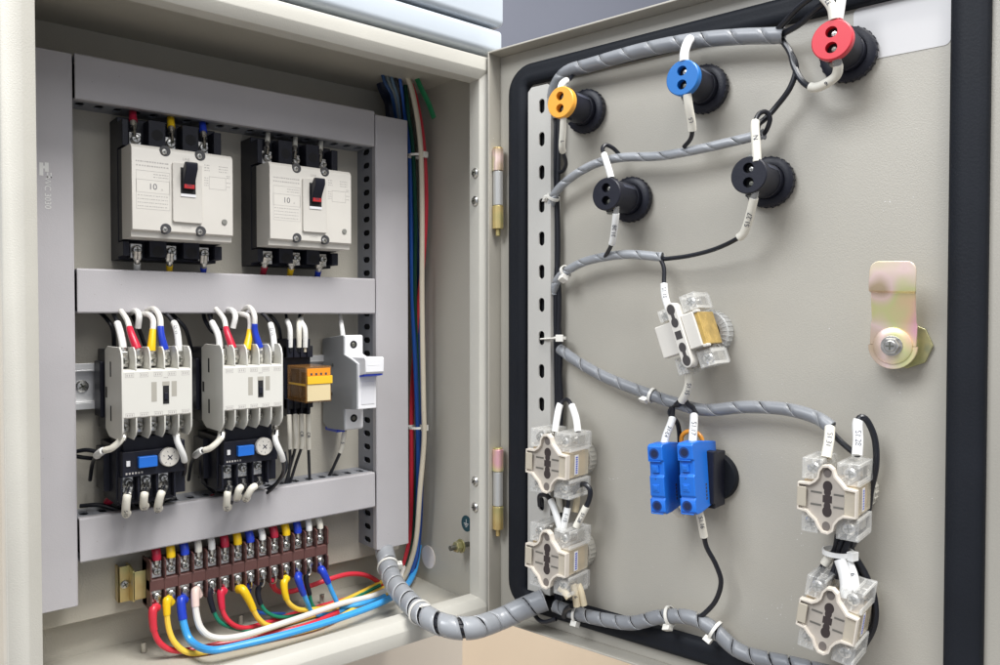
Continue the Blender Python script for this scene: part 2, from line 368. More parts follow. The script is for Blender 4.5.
def dmb(): b = MB(); b.X = DX.copy(); return b
# gasket: a rounded rectangular ring of black foam
def rr(x0, x1, z0, z1, r, n=8):
    P = []
    for cx, cz, a0 in ((x1-r, z0+r, -90), (x1-r, z1-r, 0), (x0+r, z1-r, 90), (x0+r, z0+r, 180)):
        for k in range(n+1): a = R(a0+90*k/n); P.append((cx+r*math.cos(a), cz+r*math.sin(a)))
    return P
gx0, gx1 = DT(509.5, 300, 3)[0], DT(988, 300, 3)[0]; gz1 = DT(620, 40.5, 3)[1]; gz0 = DT(660, 650, 3)[1]
GW = DT(527, 300, 5)[0]-gx0
def ring_obj(name, L, m, parent):
    b = dmb(); vs = []; fs = []; n = len(L[0][0])
    for pts, y in L: vs += [(x, y, z) for x, z in pts]
    for k in range(len(L)-1):
        for j in range(n): fs.append((k*n+j, k*n+(j+1) % n, (k+1)*n+(j+1) % n, (k+1)*n+j))
    b.add(vs, fs); return b.build(name, m, parent, ang=50)
def gr(i, y): return (rr(gx0+i, gx1-i, gz0+i*.85, gz1-i*.85, max(4, 24-i)), y)
ring_obj('gasket', [gr(0, -.2), gr(.3, -4.5), gr(2, -6.5), gr(6, -7.2), gr(9, -6.6), gr(12, -7.2), gr(GW-2, -6.5), gr(GW-.3, -4.5), gr(GW, -.2)], rubber, door)
# slotted stiffener rail along the hinge side
x0, x1 = DT(528, 300, 14)[0], DT(550.5, 300, 14)[0]; zt = DT(538, 86, 14)[1]
b = dmb(); c = 3.5; L = []
slots = [DT(541.5, 106+33.15*k, 14)[1] for k in range(16)]; xs = DT(541.5, 300, 14)[0]; xs0, xs1 = xs-2.9, xs+2.9
zb = gz0+GW+2
b.box(x0, xs0, -14, -12.4, zb, zt-c); b.box(xs1, x1, -14, -12.4, zb, zt-c); b.prism([(x0, zt-c), (x1, zt-c), (x1-c, zt), (x0+c, zt)], -14, -12.4)
zs = zb
for z in sorted(slots):
    if z-5.9 > zs: b.box(xs0, xs1, -14, -12.4, zs, z-5.9)
    for sgn in (-1, 1):                     # rounded slot ends
        for k in range(4):
            a0, a1 = R(90*k/4), R(90*(k+1)/4)
            for sx in (-1, 1):
                b.prism([(xs+sx*2.9*math.cos(a0), z+sgn*(3.0+2.9*math.sin(a0))), (xs+sx*2.9*math.cos(a1), z+sgn*(3.0+2.9*math.sin(a1))), (xs+sx*2.9, z+sgn*5.9)][::(1 if sx*sgn > 0 else -1)], -14, -12.4)
    zs = z+5.9
b.box(xs0, xs1, -14, -12.4, zs, zt-c)
b.box(x0, x0+1.6, -12.4, 0, zb, zt-c); b.box(x1-1.6, x1, -12.4, -.2, zb, zt-c)
rl_o = b.build('stiffener_rail', doorp_lit, door, smooth=False)
b = dmb(); b.box(x0+1.8, x1-1.8, -9, -1, zb+2, zt-6); b.build('dark_slot_fill', hole, rl_o)  # dark box added inside the channel so the slots read dark
# pale sticker
xa = DT(853.5, 30, .3)[0]; xb = DT(951, 30, .3)[0]; za = DT(853.5, 63, .3)[1]; zc = DT(853.5, 9.5, .3)[1]
b = dmb(); b.prism(rr(xa, xb, za, zc, 3.5, 5), -.35, 0); b.build('blank_label', stick, door, smooth=False)
# cam latch
lx, lz = DT(890.5, 346, 22)
b = dmb(); b.X = DX @ Matrix.Translation((lx, 0, lz)); b.cyl((5, 0, 0), (5, -3.5, 0), 14.5, n=8); b.build('latch_nut', zincg, door, bevel=.6)
b = dmb(); b.X = DX @ Matrix.Translation((lx, 0, lz)); b.cyl((2, 0, 0), (2, -14, 0), 9.5, n=24); b.build('latch_barrel', zincg, door, bevel=.4)
def cam_plate():
    b = dmb(); b.X = DX @ Matrix.Translation((lx, 0, lz)) @ Matrix.Rotation(R(2), 4, 'Y')
    w = 13.2; n = 18
    secs = [(y, z) for y, z in ((-15, 0), (-15, 13), (-15.5, 15), (-20, 29), (-21, 32), (-23.5, 33), (-24.5, 37), (-24.5, 51))]
    vs = []; fs = []
    low = [((w+.6)*math.cos(R(180+180*k/n)), (w+1)*math.sin(R(180+180*k/n))) for k in range(n+1)]
    vs = [(x, -15, z) for x, z in low]+[(x, -17.2, z) for x, z in low]
    m = len(low); fs = [list(range(m)), list(range(2*m-1, m-1, -1))]+[(i, i+m, i+1+m, i+1) for i in range(m-1)]
    b.add(vs, fs); k0 = []
    L = []
    for (y, z) in secs:
        ww = w-(.9 if 13 < z < 33 else .3)
        if z == 51: ww = w-5.5
        L.append([(-ww, y, z), (ww, y, z), (ww, y-2.2, z), (-ww, y-2.2, z)])
    for zz, cut in ((45.5, .4), (47.6, .9), (49.3, 2.0), (50.4, 3.4)): L.insert(-1, [(-w+cut, -24.5, zz), (w-cut, -24.5, zz), (w-cut, -26.7, zz), (-w+cut, -26.7, zz)])
    vs = [v for l in L for v in l]; fs = [(3, 2, 1, 0)]
    for i in range(len(L)-1):
        for j in range(4): fs.append((i*4+j, i*4+(j+1) % 4, i*4+4+(j+1) % 4, i*4+4+j))
    e = len(vs); fs.append((e-4, e-3, e-2, e-1)); b.add(vs, fs)
    return b
cam_plate().build('latch_cam', zinc, door, bevel=.5, ang=30)
b = dmb(); b.X = DX @ Matrix.Translation((lx, 0, lz)); b.lathe((0, -17.2, 0), (0, -1, 0), [(0, 10.8), (1, 11), (1.6, 10), (1.8, 6.2), (1.8, .01)], 32); b.build('latch_washer', zinc, door)
b = dmb(); b.X = DX @ Matrix.Translation((lx, 0, lz)); b.lathe((0, -19, 0), (0, -1, 0), [(0, 6.2), (.8, 6.2), (.8, .01)], 24); b.cyl((0, -19.8, 0), (0, -23.5, 0), 5.2, n=6); b.cyl((0, -23.5, 0), (0, -24.2, 0), 3.6, 3.2, n=16)
b.add([(-2.4, -24.3, -.5), (2.4, -24.3, -.5), (2.4, -24.3, .5), (-2.4, -24.3, .5)], [(0, 1, 2, 3)], 1); b.add([(-.5, -24.31, -2.4), (.5, -24.31, -2.4), (.5, -24.31, 2.4), (-.5, -24.31, 2.4)], [(0, 1, 2, 3)], 1)
b.build('latch_bolt', [steel, iron], door, bevel=.25)
# hinges: two zinc knuckles with a pale barrel between them
for za, zb_, low in ((153, 231, 0), (453, 531, 1)):
    zc0 = [C(498, y, -7).z for y in (za-4+0, za+18, za+53, za+76, za+83)]
    xc = C(498, za+30, -7).x
    hb = MB()
    for (z_hi, z_lo, r_, m_) in ((zc0[0], zc0[1], 4.8, 0), (zc0[1]-.4, zc0[2]+.4, 4.3, 1), (zc0[2], zc0[3], 4.8, 2), (zc0[3], zc0[4], 2, 3), (zc0[0]+1.2, zc0[0], 4.2, 3)):
        hb.cyl((xc, -7, z_lo), (xc, -7, z_hi), r_, n=20, m=m_)
    hb.build('hinge', [zinc, steel if 0 else mat('hinge_grey', (.60, .60, .58), .3, .5), zincy, zincy], cab, bevel=.5)

# ================================================================ wiring ducts
def wduct(label, x0, x1, z0, z1, vertical, tilt=0, slot_side=True):
    root = thing('wiring_duct', label, 'wiring duct', (x0, PLATE, z0), 0, 'grey wiring ducts on the mounting plate')
    root.rotation_euler = (0, R(tilt), 0)
    w, h = x1-x0, z1-z0; D_ = 35.
    # cover with folded lips
    b = MB(); 
    if vertical:
        b.box(0, w, -D_, -D_+1.6, 0, h); b.box(-.6, .8, -D_+.4, -D_+7, 0, h); b.box(w-.8, w+.6, -D_+.4, -D_+7, 0, h)
    else:
        b.box(0, w, -D_, -D_+1.6, 0, h); b.box(0, w, -D_+.4, -D_+7, -.6, .8); b.box(0, w, -D_+.4, -D_+7, h-.8, h+.6)
    b.build('cover', duct, root, bevel=.7)
    # slotted channel walls
    L = h if vertical else w; b = MB(); hb = MB(); n = int(L/12.4); y0, y1 = -D_+7, 0
    def put(bb, a0, a1, ya, yb, side_):
        t0, t1 = (0, 1.3) if side_ == 0 else ((w if vertical else h)-1.3, (w if vertical else h))
        if vertical: bb.box(t0, t1, ya, yb, a0, a1)
        else: bb.box(a0, a1, ya, yb, t0, t1)
    for sd in (0, 1):
        put(b, 0, L, -3.2 if 0 else -10, y1, sd); put(b, 0, L, y0, y0+5.5, sd)
        for k in range(n+1): a = k*L/n; put(b, max(0, a-3.6), min(L, a+3.6), y0+5.5, -10, sd)
        # chamfered slot corners
        for k in range(n):
            c_ = (k+.5)*L/n; hw = L/n/2-3.6
            for sx in (-1, 1):
                for yy, sy in ((y0+5.5, 1), (-10, -1)):
                    t0, t1 = (0.02, 1.28) if sd == 0 else ((w if vertical else h)-1.28, (w if vertical else h)-.02)
                    pa = [(c_+sx*hw, yy), (c_+sx*(hw-1.8), yy), (c_+sx*hw, yy+sy*2.2)]
                    if vertical: vs = [(t, y, a) for t in (t0, t1) for a, y in pa]
                    else: vs = [(a, y, t) for t in (t0, t1) for a, y in pa]
                    b.add(vs, [(0, 1, 2), (5, 4, 3), (0, 3, 4, 1), (1, 4, 5, 2), (2, 5, 3, 0)])
    if vertical: b.box(1.3, w-1.3, -1.4, -.1, 0, h)
    else: b.box(0, w, -1.4, -.1, 1.3, h-1.3)
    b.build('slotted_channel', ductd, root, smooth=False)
    # the dark mass of cables inside
    hb = MB()
    if vertical: hb.box(2.5, w-2.5, -27, -2, 3, h-3)
    else: hb.box(3, w-3, -27, -2, 2.5, h-2.5)
    hb.build('packed_cables', hole, root)
    return root
dl = wduct('vertical grey duct down the left side with faint white printing', 22, 56, 58, 457, True)
wduct('vertical grey duct down the right side beside the coloured cables', 307, 341.3, 50, 455, True)
wduct('horizontal grey duct at the top, above both circuit breakers', 58, 305.5, 426, 457.5, False)
wduct('horizontal grey duct across the middle, between breakers and contactors', 58, 305.5, 271.5, 303, False)
wduct('horizontal grey duct at the bottom, above the brown terminal block', 58, 305, 89.5, 121, False, -.5)
# white print on the left duct
pr = MB(); q = C(44, 175, 94.8); lx0, lz0 = q.x-22, q.z-58
def dm(px, py): q = C(px, py, 94.9); return Matrix.Translation((q.x-22, -35.15, q.z-58)) @ Matrix.Rotation(R(90), 4, 'X') @ Matrix.Rotation(R(-90), 4, 'Z')
text('WC 3030', 5.6, silkw, dl, dm(47.5, 193), th=.02)
q = C(44.5, 170, 95); lx0, lz0 = q.x-22, q.z-58; b = MB()
for (a0, a1, c0, c1) in ((-3.2, -.8, -4, 5), (.2, 2.6, -1, 5.4), (-.8, .2, 1, 3), (1.5, 4.5, -5, -4), (3.6, 4.4, -5, -1.5), (1.5, 2.2, -5, -1.5)): b.box(lx0+a0, lx0+a1, -35.1, -35.02, lz0+c0, lz0+c1)
b.build('printed_mark', silkw, dl)

# DIN rail behind the contactors
rail = thing('mounting_rail', 'bare metal rail carrying the contactors, seen at the far left', 'rail', (58, PLATE, 198))
b = MB(); w_ = 246
for (za, zb2, ya, yb) in ((0, 5, -7.5, -6.5), (5, 6, -7.5, -1), (6, 29, -1.2, -.1), (29, 30, -7.5, -1), (30, 35, -7.5, -6.5)): b.box(0, w_, ya, yb, za, zb2)
b.build('rail_profile', alu, rail, bevel=.2); q = C(83, 386.5, 125)
screw(rail, (q.x-58, -1.2, q.z-198), 4.6, nickel, 'rail_screw')
# ================================================================ circuit breakers
def breaker(label, x):
    t = thing('circuit_breaker', label, 'circuit breaker', (x, PLATE, 312), 0, 'moulded case circuit breakers in the upper row')
    b = MB(); b.box(0, 74, -22, 0, 0, 108)                       # moulded base
    for z0, z1 in ((84, 104), (2, 13)):                          # terminal wells
        for k in range(4):
            xx = (0, 18.6, 43.6, 68)[k]; ww = (4.5, 12.6, 12.6, 6)[k]; b.box(xx, xx+ww, -36, -21, z0, z1+(2 if k % 3 else 0))
    b.box(.5, 73.5, -34, -21, 14, 83)
    base = b.build('base', black, t, bevel=.6)
    for k in (0, 1):
        for z in (95, 6.5):
            q = MB(); xx = 24.9+25*k; q.lathe((xx, -36, z), (0, -1, 0), [(-.5, 4.2), (.15, 4.2), (.15, .01)], 20); q.build('terminal_hole', hole, base)
    b = MB()                                                      # ivory cover with stepped lower ledge
    prof = [(-33, 14.5), (-56.5, 14.5), (-57, 19), (-59.5, 19.4), (-60, 20), (-60, 78), (-59, 80.2), (-57, 82), (-33, 82)]
    b.prismx(prof, 0, 74)
    cov = b.build('cover', cream, t, bevel=.5)
    q = MB(); q.prism(rr(28, 49.6, 27, 71.5, 1.6, 4), -62.2, -59); q.build('toggle_frame', cream, cov, bevel=.5)
    q = MB(); q.box(33.6, 44.6, -62.45, -62, 47.5, 68); q.build('toggle_slot', hole, cov)
    q = MB(); q.box(33.6, 44.6, -62.8, -62.3, 46.4, 48.5); q.build('slot_lip', white, cov)
    tg = MB(); tg.prismx([(-62, 52), (-64, 52), (-66.5, 58), (-72, 66), (-72, 71), (-68, 71.5), (-62, 65)], 34.6, 43.4)
    tg_o = tg.build('toggle', black, t, bevel=.8)
    q = MB(); q.box(35.4, 42.8, -65.4, -62.2, 52.4, 56.4); q.build('on_marking', mat('red_marking', (.45, .02, .025), .4), tg_o)
    text('ON', 2.4, ink, tg_o, fm((39, -65.5, 54.4)))
    for (xx, z) in ((23.4, 79), (49, 79), (23.4, 21.6), (49, 21.6)):
        q = MB(); q.lathe((xx, -57.2, z), (0, -1, 0), [(0, 3.9), (3.0, 3.9), (3.0, .01)], 20); q.build('screw_well', mat('well_grey', (.05, .05, .055), .6), cov)
        screw(cov, (xx-.9, -60.3, z-.7), 2.1, nickel, 'cover_screw')
    q = MB(); q.cyl((67, -59, 30), (67, -61, 30), 2.1, n=16); q.build('test_button', mat('button_grey', (.22, .22, .20), .6), cov, bevel=.3)
    # printed panels
    q = MB(); y = -60.06
    def fr(x0, x1, z0, z1):
        for a in ((x0, x1, z0, z0+.25), (x0, x1, z1-.25, z1), (x0, x0+.25, z0, z1), (x1-.25, x1, z0, z1)): q.box(a[0], a[1], y, -59.9, a[2], a[3])
    fr(3, 26.5, 35, 63); fr(3, 26.5, 47, 56.5)
    rnd = random.Random(3)
    def words(x0, x1, z, h=.9):
        xx = x0
        while xx < x1: w_ = rnd.uniform(.5, 1.6); q.box(xx, min(x1, xx+w_), y, -59.9, z, z+h*.7); xx += w_+rnd.uniform(.35, .8)
    for z in (69, 66): words(3, 26, z, 1.4)
    for z in (60.5, 58.5): words(15, 25.5, z)
    for z in (44.6, 42, 39.4, 36.8): words(4, 25, z)
    for z in (72, 70, 68): words(52, 56, z); words(63, 70, z)
    fr(55.5, 68.5, 54.5, 64); 
    for z in (62.3, 60.4, 58.5, 56.6): words(52, 55, z)
    for z in (65.2, 63.8, 60, 57): words(69, 72, z)
    q.build('printed_rating_panel', inkl, cov, smooth=False)
    text('10', 6.2, mat('grey_print', (.14, .14, .16), .6), cov, fm((14.5, -60.05, 51.6))); text('A', 2.2, inkl, cov, fm((21, -60.05, 50)))
    text('LINE', 2.6, inkl, cov, fm((38.5, -60.05, 74.6))); text('LOAD', 2.6, inkl, cov, fm((38.5, -60.05, 23.6)))
    for k in range(3):
        for z in (91, 7):
            q = MB(); xx = 10.5+25.3*k; q.box(xx-4.2, xx+4.2, -30.5, -22, z-6, z+5); tp = q.build('terminal_plate', nickel, t, bevel=.4)
            screw(t, (xx, -32.2, z), 3.7, nickel)
    return t
breaker('left circuit breaker, with red, yellow and blue boots on its upper terminals', 89)
breaker('right circuit breaker, with white sleeves on its upper terminals', 193)

# ================================================================ contactors and overload relays
def contactor(label, x, z=181):
    t = thing('contactor', label, 'contactor', (x, PLATE, z), 0, 'ivory contactors on the mounting rail')
    b = MB(); b.box(1, 47, -34, -7.6, 3, 63); b.box(-1.5, 49.5, -26, -8, 12, 54); b.build('base', black, t, bevel=.8)
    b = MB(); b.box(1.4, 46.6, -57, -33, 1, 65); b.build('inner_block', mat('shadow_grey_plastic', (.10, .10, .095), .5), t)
    b = MB()
    b.prismx([(-34, 16), (-78.5, 16), (-80, 17), (-80, 49), (-78.5, 50), (-34, 50)], .6, 47.4)
    out = [(-34, 5), (-34, 63), (-42, 66), (-74, 66), (-78, 63), (-80, 58), (-80, 8), (-78, 4), (-72, 0), (-44, 0)]
    b.prismx(out, 0, 1.3); b.prismx(out, 46.7, 48)
    for k in range(1, 5):
        xx = 48*k/5
        b.prismx([(-50, 50), (-50, 65), (-74, 66), (-78, 63), (-79.6, 58), (-79.6, 50)], xx-.55, xx+.55)
        b.prismx([(-50, 0), (-50, 17), (-79.6, 17), (-79.6, 8), (-78, 4), (-72, 0)], xx-.55, xx+.55)
    body = b.build('body', ivory, t, bevel=.35)
    q = MB()
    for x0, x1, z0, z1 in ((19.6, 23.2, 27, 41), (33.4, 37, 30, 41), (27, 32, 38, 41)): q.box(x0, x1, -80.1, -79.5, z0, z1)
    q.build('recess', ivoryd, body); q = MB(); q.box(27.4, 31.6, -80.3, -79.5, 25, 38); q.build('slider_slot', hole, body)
    q = MB(); q.box(28.2, 30.8, -81.4, -80, 28, 33); q.build('slider', black, body, bevel=.3)
    q = MB()
    for z in (46.4, 18.4):
        for k in range(5):
            xx = 5.2+9.5*k; 
            for a in ((xx-2.8, xx+2.8, z-1.5, z-1.25), (xx-2.8, xx+2.8, z+1.25, z+1.5), (xx-2.8, xx-2.55, z-1.5, z+1.5), (xx+2.55, xx+2.8, z-1.5, z+1.5)): q.box(a[0], a[1], -80.07, -79.9, a[2], a[3])
            for j in range(3): q.box(xx-2+j*1.5, xx-1.2+j*1.5, -80.07, -79.9, z-.7, z+.7)
    for j in range(3): q.box(28+j*1.1, 28.7+j*1.1, -80.07, -79.9, 43.5, 44.2)
    q.build('terminal_marking', inkl, body, smooth=False)
    q = MB()
    for z in (12, 44): q.box(-.12, .1, -52, -49, z, z+11)
    q.box(-.12, .1, -40, -36, 28, 36); q.build('side_vent', hole, body)
    for k in range(5):
        for z in (57, 9.5):
            xx = 4.9+9.55*k; q = MB(); q.box(xx-3.6, xx+3.6, -64, -57, z-5.5, z+5.5); q.build('terminal_plate', nickel, t, bevel=.3)
            screw(t, (xx, -66, z-1), 3.4, nickel)
    return t
def overload(label, x, z=181):
    t = thing('overload_relay', label, 'overload relay', (x, PLATE, z-50.5), 0, 'black overload relays under the contactors')
    b = MB(); b.box(1, 50, -52, -8, 4, 44); b.box(3, 47, -62, -51, 22, 40.5); b.box(-3, 2, -34, -10, 8, 40)
    for xx in (2, 13.6, 26.4, 39): b.box(xx, xx+1.6, -60, -50, 3, 22)
    b.box(2, 42, -50, -12, 0, 6); b.box(5, 45, -56, -20, 40, 50)
    body = b.build('body', black, t, bevel=.7)
    q = MB(); q.box(13, 26, -66, -61, 28.4, 36.4); q.build('reset_button', bblue, t, bevel=.6)
    q = MB(); q.lathe((34.6, -61.5, 34), (0, -1, 0), [(0, 7), (3.8, 7), (4.6, 6.4), (4.6, .01)], 32); d = q.build('setting_dial', cream, t)
    q = MB(); 
    for a in (-40, 50): 
        q.X = Matrix.Translation((34.6, 0, 34)) @ Matrix.Rotation(R(a), 4, 'Y'); q.box(-2.2, 2.2, -66.3, -66, -.35, .35)
    for a in (90, 130, 200, 250, 310, 20):
        q.X = Matrix.Translation((34.6, 0, 34)) @ Matrix.Rotation(R(a), 4, 'Y'); q.box(4, 5.2, -66.25, -66, -.15, .15)
    q.build('dial_marking', ink, d)
    q = MB(); q.box(5.4, 8, -63, -61.5, 30, 34); q.build('white_lever', white, t, bevel=.3)
    for k in range(3):
        xx = 8.6+12.4*k; q = MB(); q.box(xx-3.6, xx+3.6, -53.5, -51, 10, 21); q.build('terminal_plate', nickel, t, bevel=.3); screw(t, (xx, -55, 17), 3, nickel)
    q = MB()
    for k in range(6): q.box(5+2.1*k, 6.2+2.1*k, -62.1, -61.9, 24, 25.4)
    q.build('printed_characters', inkl, body)
    return t
contactor('left ivory contactor, beside the bare end of the mounting rail', 76)
overload('left black overload relay, under the left contactor', 77.5)
contactor('right ivory contactor, beside the amber plug-in relay', 146.5)
overload('right black overload relay, under the right contactor', 150.5)

# ================================================================ plug-in relay in its socket
so = thing('relay_socket', 'black relay socket behind the amber relay, wires above and below', 'socket', (218, PLATE, 183))
b = MB(); b.box(0, 24.5, -30, -8, 0, 66); b.box(0, 24.5, -35, -29, 50, 60); b.box(0, 24.5, -35, -29, 6, 15)
for k in range(4):
    b.box(6.1*k, 6.1*k+1.2, -37, -29, 50, 66); b.box(6.1*k, 6.1*k+1.2, -37, -29, 0, 15)
b.build('body', black, so, bevel=.5)
for k in range(4):
    for z in (58, 8): q = MB(); q.lathe((3.8+5.8*k, -35, z), (0, -1, 0), [(-.5, 2.3), (.12, 2.3), (.12, .01)], 16); q.build('screw_hole', hole, so); screw(so, (3.8+5.8*k, -34, z), 1.6, iron, slot=False)
rl = thing('plug_in_relay', 'small relay in a clear amber case with orange and yellow front label', 'relay', (219.5, PLATE, 197))
b = MB(); b.box(0, 23.5, -68, -33, 0, 30); b.build('clear_case', amber, rl, bevel=.6)
b = MB(); b.box(2, 21.5, -52, -36, 3, 27); b.box(4, 10, -62, -50, 5, 25); b.build('coil_block', mat('relay_inside', (.07, .06, .05), .5), rl, bevel=.4)
b = MB(); b.cyl((12, -60, 7), (12, -60, 22), 4.5, n=16); b.build('coil', mat('coil_copper', (.28, .10, .04), .4, .3), rl)
for (z0, z1, yy, m_, n_) in ((22.2, 28.4, -68.6, relayo, 'orange_band'), (15.4, 22, -69.4, relayy, 'yellow_band'), (1.2, 15.2, -68.7, relayb, 'pale_panel')):
    b = MB(); b.box(1.2, 22.3 if z0 != 15.4 else 23.9, yy, -67.9, z0, z1); b.build(n_, m_, rl, bevel=.3)
b = MB()
for k in range(4): b.box(4+4.4*k, 5.8+4.4*k, -68.75, -68.5, 22.8, 24.6)
b.build('printed_squares', ink, rl); b = MB(); b.box(-.1, .1, -67, -36, 14, 15.6); b.build('case_band', relayy, rl)

# ================================================================ rail mounted fuse holder
fh = thing('fuse_holder', 'narrow white fuse holder with grey side, right of the amber relay', 'fuse holder', (267, PLATE, 167))
prof = [(-5, 4), (-5, 81), (-43, 85), (-45, 84), (-45, 68), (-58, 64.5), (-68, 61), (-68, 21), (-45, 19.5), (-45, 1.5), (-43, 0), (-14, -1)]
b = MB(); b.prismx(prof, 0, 1.4); b.build('side_shell', greyside, fh, bevel=.4)
b = MB(); b.prismx(prof, 1.4, 19.6); b.build('body', white, fh, bevel=.7)
b = MB(); b.prismx([(-66, 50), (-77, 52), (-78.5, 54), (-78.5, 65), (-77, 66.5), (-55, 66)], 2.6, 21.2); dr = b.build('drawer', white, fh, bevel=.7)
b = MB(); b.prismx([(-66, 48.6), (-76.5, 50.6), (-76.5, 51.8), (-66, 49.8)], 2.8, 20.8); b.build('blue_seal', blue, fh)
b = MB(); b.box(4.5, 17.5, -68.4, -67.8, 25, 45); b.box(5, 16, -78.7, -78.3, 59.5, 60); b.build('raised_panel', mat('white_plastic_shade', (.70, .70, .73), .4), fh, bevel=.3)
for z in (76.5, 10.5):
    b = MB(); b.lathe((10, -45, z), (0, -1, 0), [(-.5, 3.5), (.12, 3.5), (.12, .01)], 24); b.build('screw_hole', hole, fh); screw(fh, (10, -44.8, z), 1.8, iron, slot=False)
b = MB(); b.box(1, 9, -30, -8, -3.2, 0); b.build('rail_clip', blue, fh)
b = MB(); b.box(-.1, .1, -24, -20, 30, 33); b.box(-.1, .1, -26, -23, 56, 59); b.build('rivet', iron, fh)

# ================================================================ terminal block
tbx = 107.; PX = 10.72
tb = thing('terminal_block', 'brown barrier terminal block with fourteen pairs of screws', 'terminal block', (tbx, PLATE, 39), 0)
b = MB(); b.box(0, 14*PX+1.4, -22, -10, 3, 38); b.box(0, 14*PX+1.4, -30, -20, 16.2, 24.8)
b.build('base', brown, tb, bevel=.5)
for k in range(15):
    q = MB(); q.prismx([(-10, 2), (-10, 40), (-29, 41), (-32, 39.5), (-32, 26), (-30.5, 25), (-30.5, 16), (-32, 15), (-32, 3), (-29, 1.5)], k*PX, k*PX+1.3); q.build('barrier', brown, tb, bevel=.3)
for k in range(14):
    xx = k*PX+6.1
    q = MB(); q.box(xx-3.9, xx+3.9, -26.2, -22, 5, 15.6); q.box(xx-3.9, xx+3.9, -26.2, -22, 25.4, 38); q.build('contact_plate', nickel, tb, bevel=.3)
    for z in (31, 10.5): screw(tb, (xx, -27.6, z), 3.3, nickel)
for s_, x0, x1 in ((0, -17.5, -8), ):
    q = MB(); q.box(x0, x1, -9.5, -8, 6, 34); q.box(x1-1.5, x1, -9.5, -.2, 6, 34)
    q.prismx([(-9.5, 6), (-20, 8), (-20, 32), (-9.5, 34)], x1-1.5, x1-.1); q.box(x1-1.4, .5, -20, -18.6, 9, 31); q.box(x0, x0+1.4, -9.5, -.2, 6, 34)
    q.build('bracket', zincy, tb, bevel=.3); screw(tb, (-12.8, -9.6, 20), 3.4, nickel, 'bracket_screw')

# ================================================================ items on the door
def droot(name, label, cat, t, z, group=None, h=0): return thing(name, label, cat, Dw(t, h, z), DROT, group)
def lamp(label, capxy, capm, L=40):
    t, z = DT(capxy[0], capxy[1], L)
    o = droot('indicator_lamp', label, 'indicator lamp', t, z, 'round indicator lamp backs on the door')
    b = MB(); n = 36; vs = []
    b.lathe((0, 0, 0), (0, -1, 0), [(0, .1), (0, 16.6), (2.2, 17.2), (6.2, 17.2), (7.5, 15.2), (7.5, 12)], 44)
    for k in range(26):
        a = 2*math.pi*k/26; b.X = Matrix.Rotation(a, 4, 'Y'); b.box(16.4, 17.6, -6.4, -1.4, -.7, .7)
    b.X = None; b.build('locking_ring', black, o, bevel=.3)
    b = MB(); b.lathe((0, 0, 0), (0, -1, 0), [(5, 11.6), (12, 11.6), (12.4, 11.0), (16, 11.0), (16.4, 11.5), (L-6.5, 11.3), (L-6, 10.8), (L-4, 10.8)], 40)
    b.box(-3, 3, -L+5, -L+12, 10, 12.2); b.box(-3, 3, -L+5, -L+12, -12.4, -10); bd_ = b.build('housing', black, o)
    b = MB(); b.X = Matrix.Rotation(R(-35), 4, 'Y'); b.box(11.2, 11.5, -30, -14, -1.6, 1.6); 
    b.build('faint_print', ink if 1 else ink, bd_)
    # cap with two real wells
    b = MB(); rw, rc, dz = 3.4, 11.9, 4.7; y = -L; K = 24
    outer = [(rc*math.cos(2*math.pi*k/48), rc*math.sin(2*math.pi*k/48)) for k in range(48)]
    b.lathe((0, 0, 0), (0, -1, 0), [(L-5.2, 10.8), (L-5, 12.1), (L-.7, 12.1), (L, 11.5)], 48)
    # front disc as strips around the wells
    def disc_with_wells():
        import bmesh
        bm = bmesh.new(); vo = [bm.verts.new((11.5*math.cos(2*math.pi*k/48), y, 11.5*math.sin(2*math.pi*k/48))) for k in range(48)]
        es = [bm.edges.new((vo[k], vo[(k+1) % 48])) for k in range(48)]
        for cz in (dz, -dz):
            vi = [bm.verts.new((rw*1.05*math.cos(2*math.pi*k/K)-.2, y, cz+rw*math.sin(2*math.pi*k/K))) for k in range(K)]
            es += [bm.edges.new((vi[k], vi[(k+1) % K])) for k in range(K)]
        bmesh.ops.triangle_fill(bm, use_beauty=True, edges=es)
        bm.verts.index_update(); V = [v.co.copy() for v in bm.verts]; Fc = [[v.index for v in f.verts] for f in bm.faces]; bm.free(); return V, Fc
    V, Fc = disc_with_wells(); b.add(V, Fc)
    for cz in (dz, -dz):
        V2 = [(rw*1.05*math.cos(2*math.pi*k/K)-.2, yy, cz+rw*math.sin(2*math.pi*k/K)) for yy in (y, y+6) for k in range(K)]
        b.add(V2, [(k, (k+1) % K, (k+1) % K+K, k+K) for k in range(K)])
    cp = b.build('cap', capm, o, ang=40)
    for cz in (dz, -dz):
        q = MB(); q.lathe((-.2, y+5, cz), (0, -1, 0), [(0, rw*1.02), (.2, rw*1.02), (.2, .01)], 20); q.build('well_floor', hole, cp)
        screw(cp, (0.6, y+4.2, cz-.4), 1.9, nickel if (cz > 0 and capm is not lampo) else iron, 'well_screw')
    for sz in (1, -1):
        q = MB(); q.box(-2.6, 2.6, -L+5, -L+10, sz*11.2, sz*14.2); q.build('solder_tab', mat('dull_tab', (.30, .30, .27), .45, .5), o, bevel=.4)
    return o
lamp('indicator lamp back with orange cap, highest on the left', (560, 102), lampo)
lamp('indicator lamp back with blue cap, between the orange and red ones', (682, 77.5), lampb)
lamp('indicator lamp back with red cap, in front of the pale blank label', (831.5, 39.5), lampr)
lamp('all black lamp back, left one of the lower two', (606, 194), black)
lamp('all black lamp back, right one under the looped black wires', (748.5, 175), black)

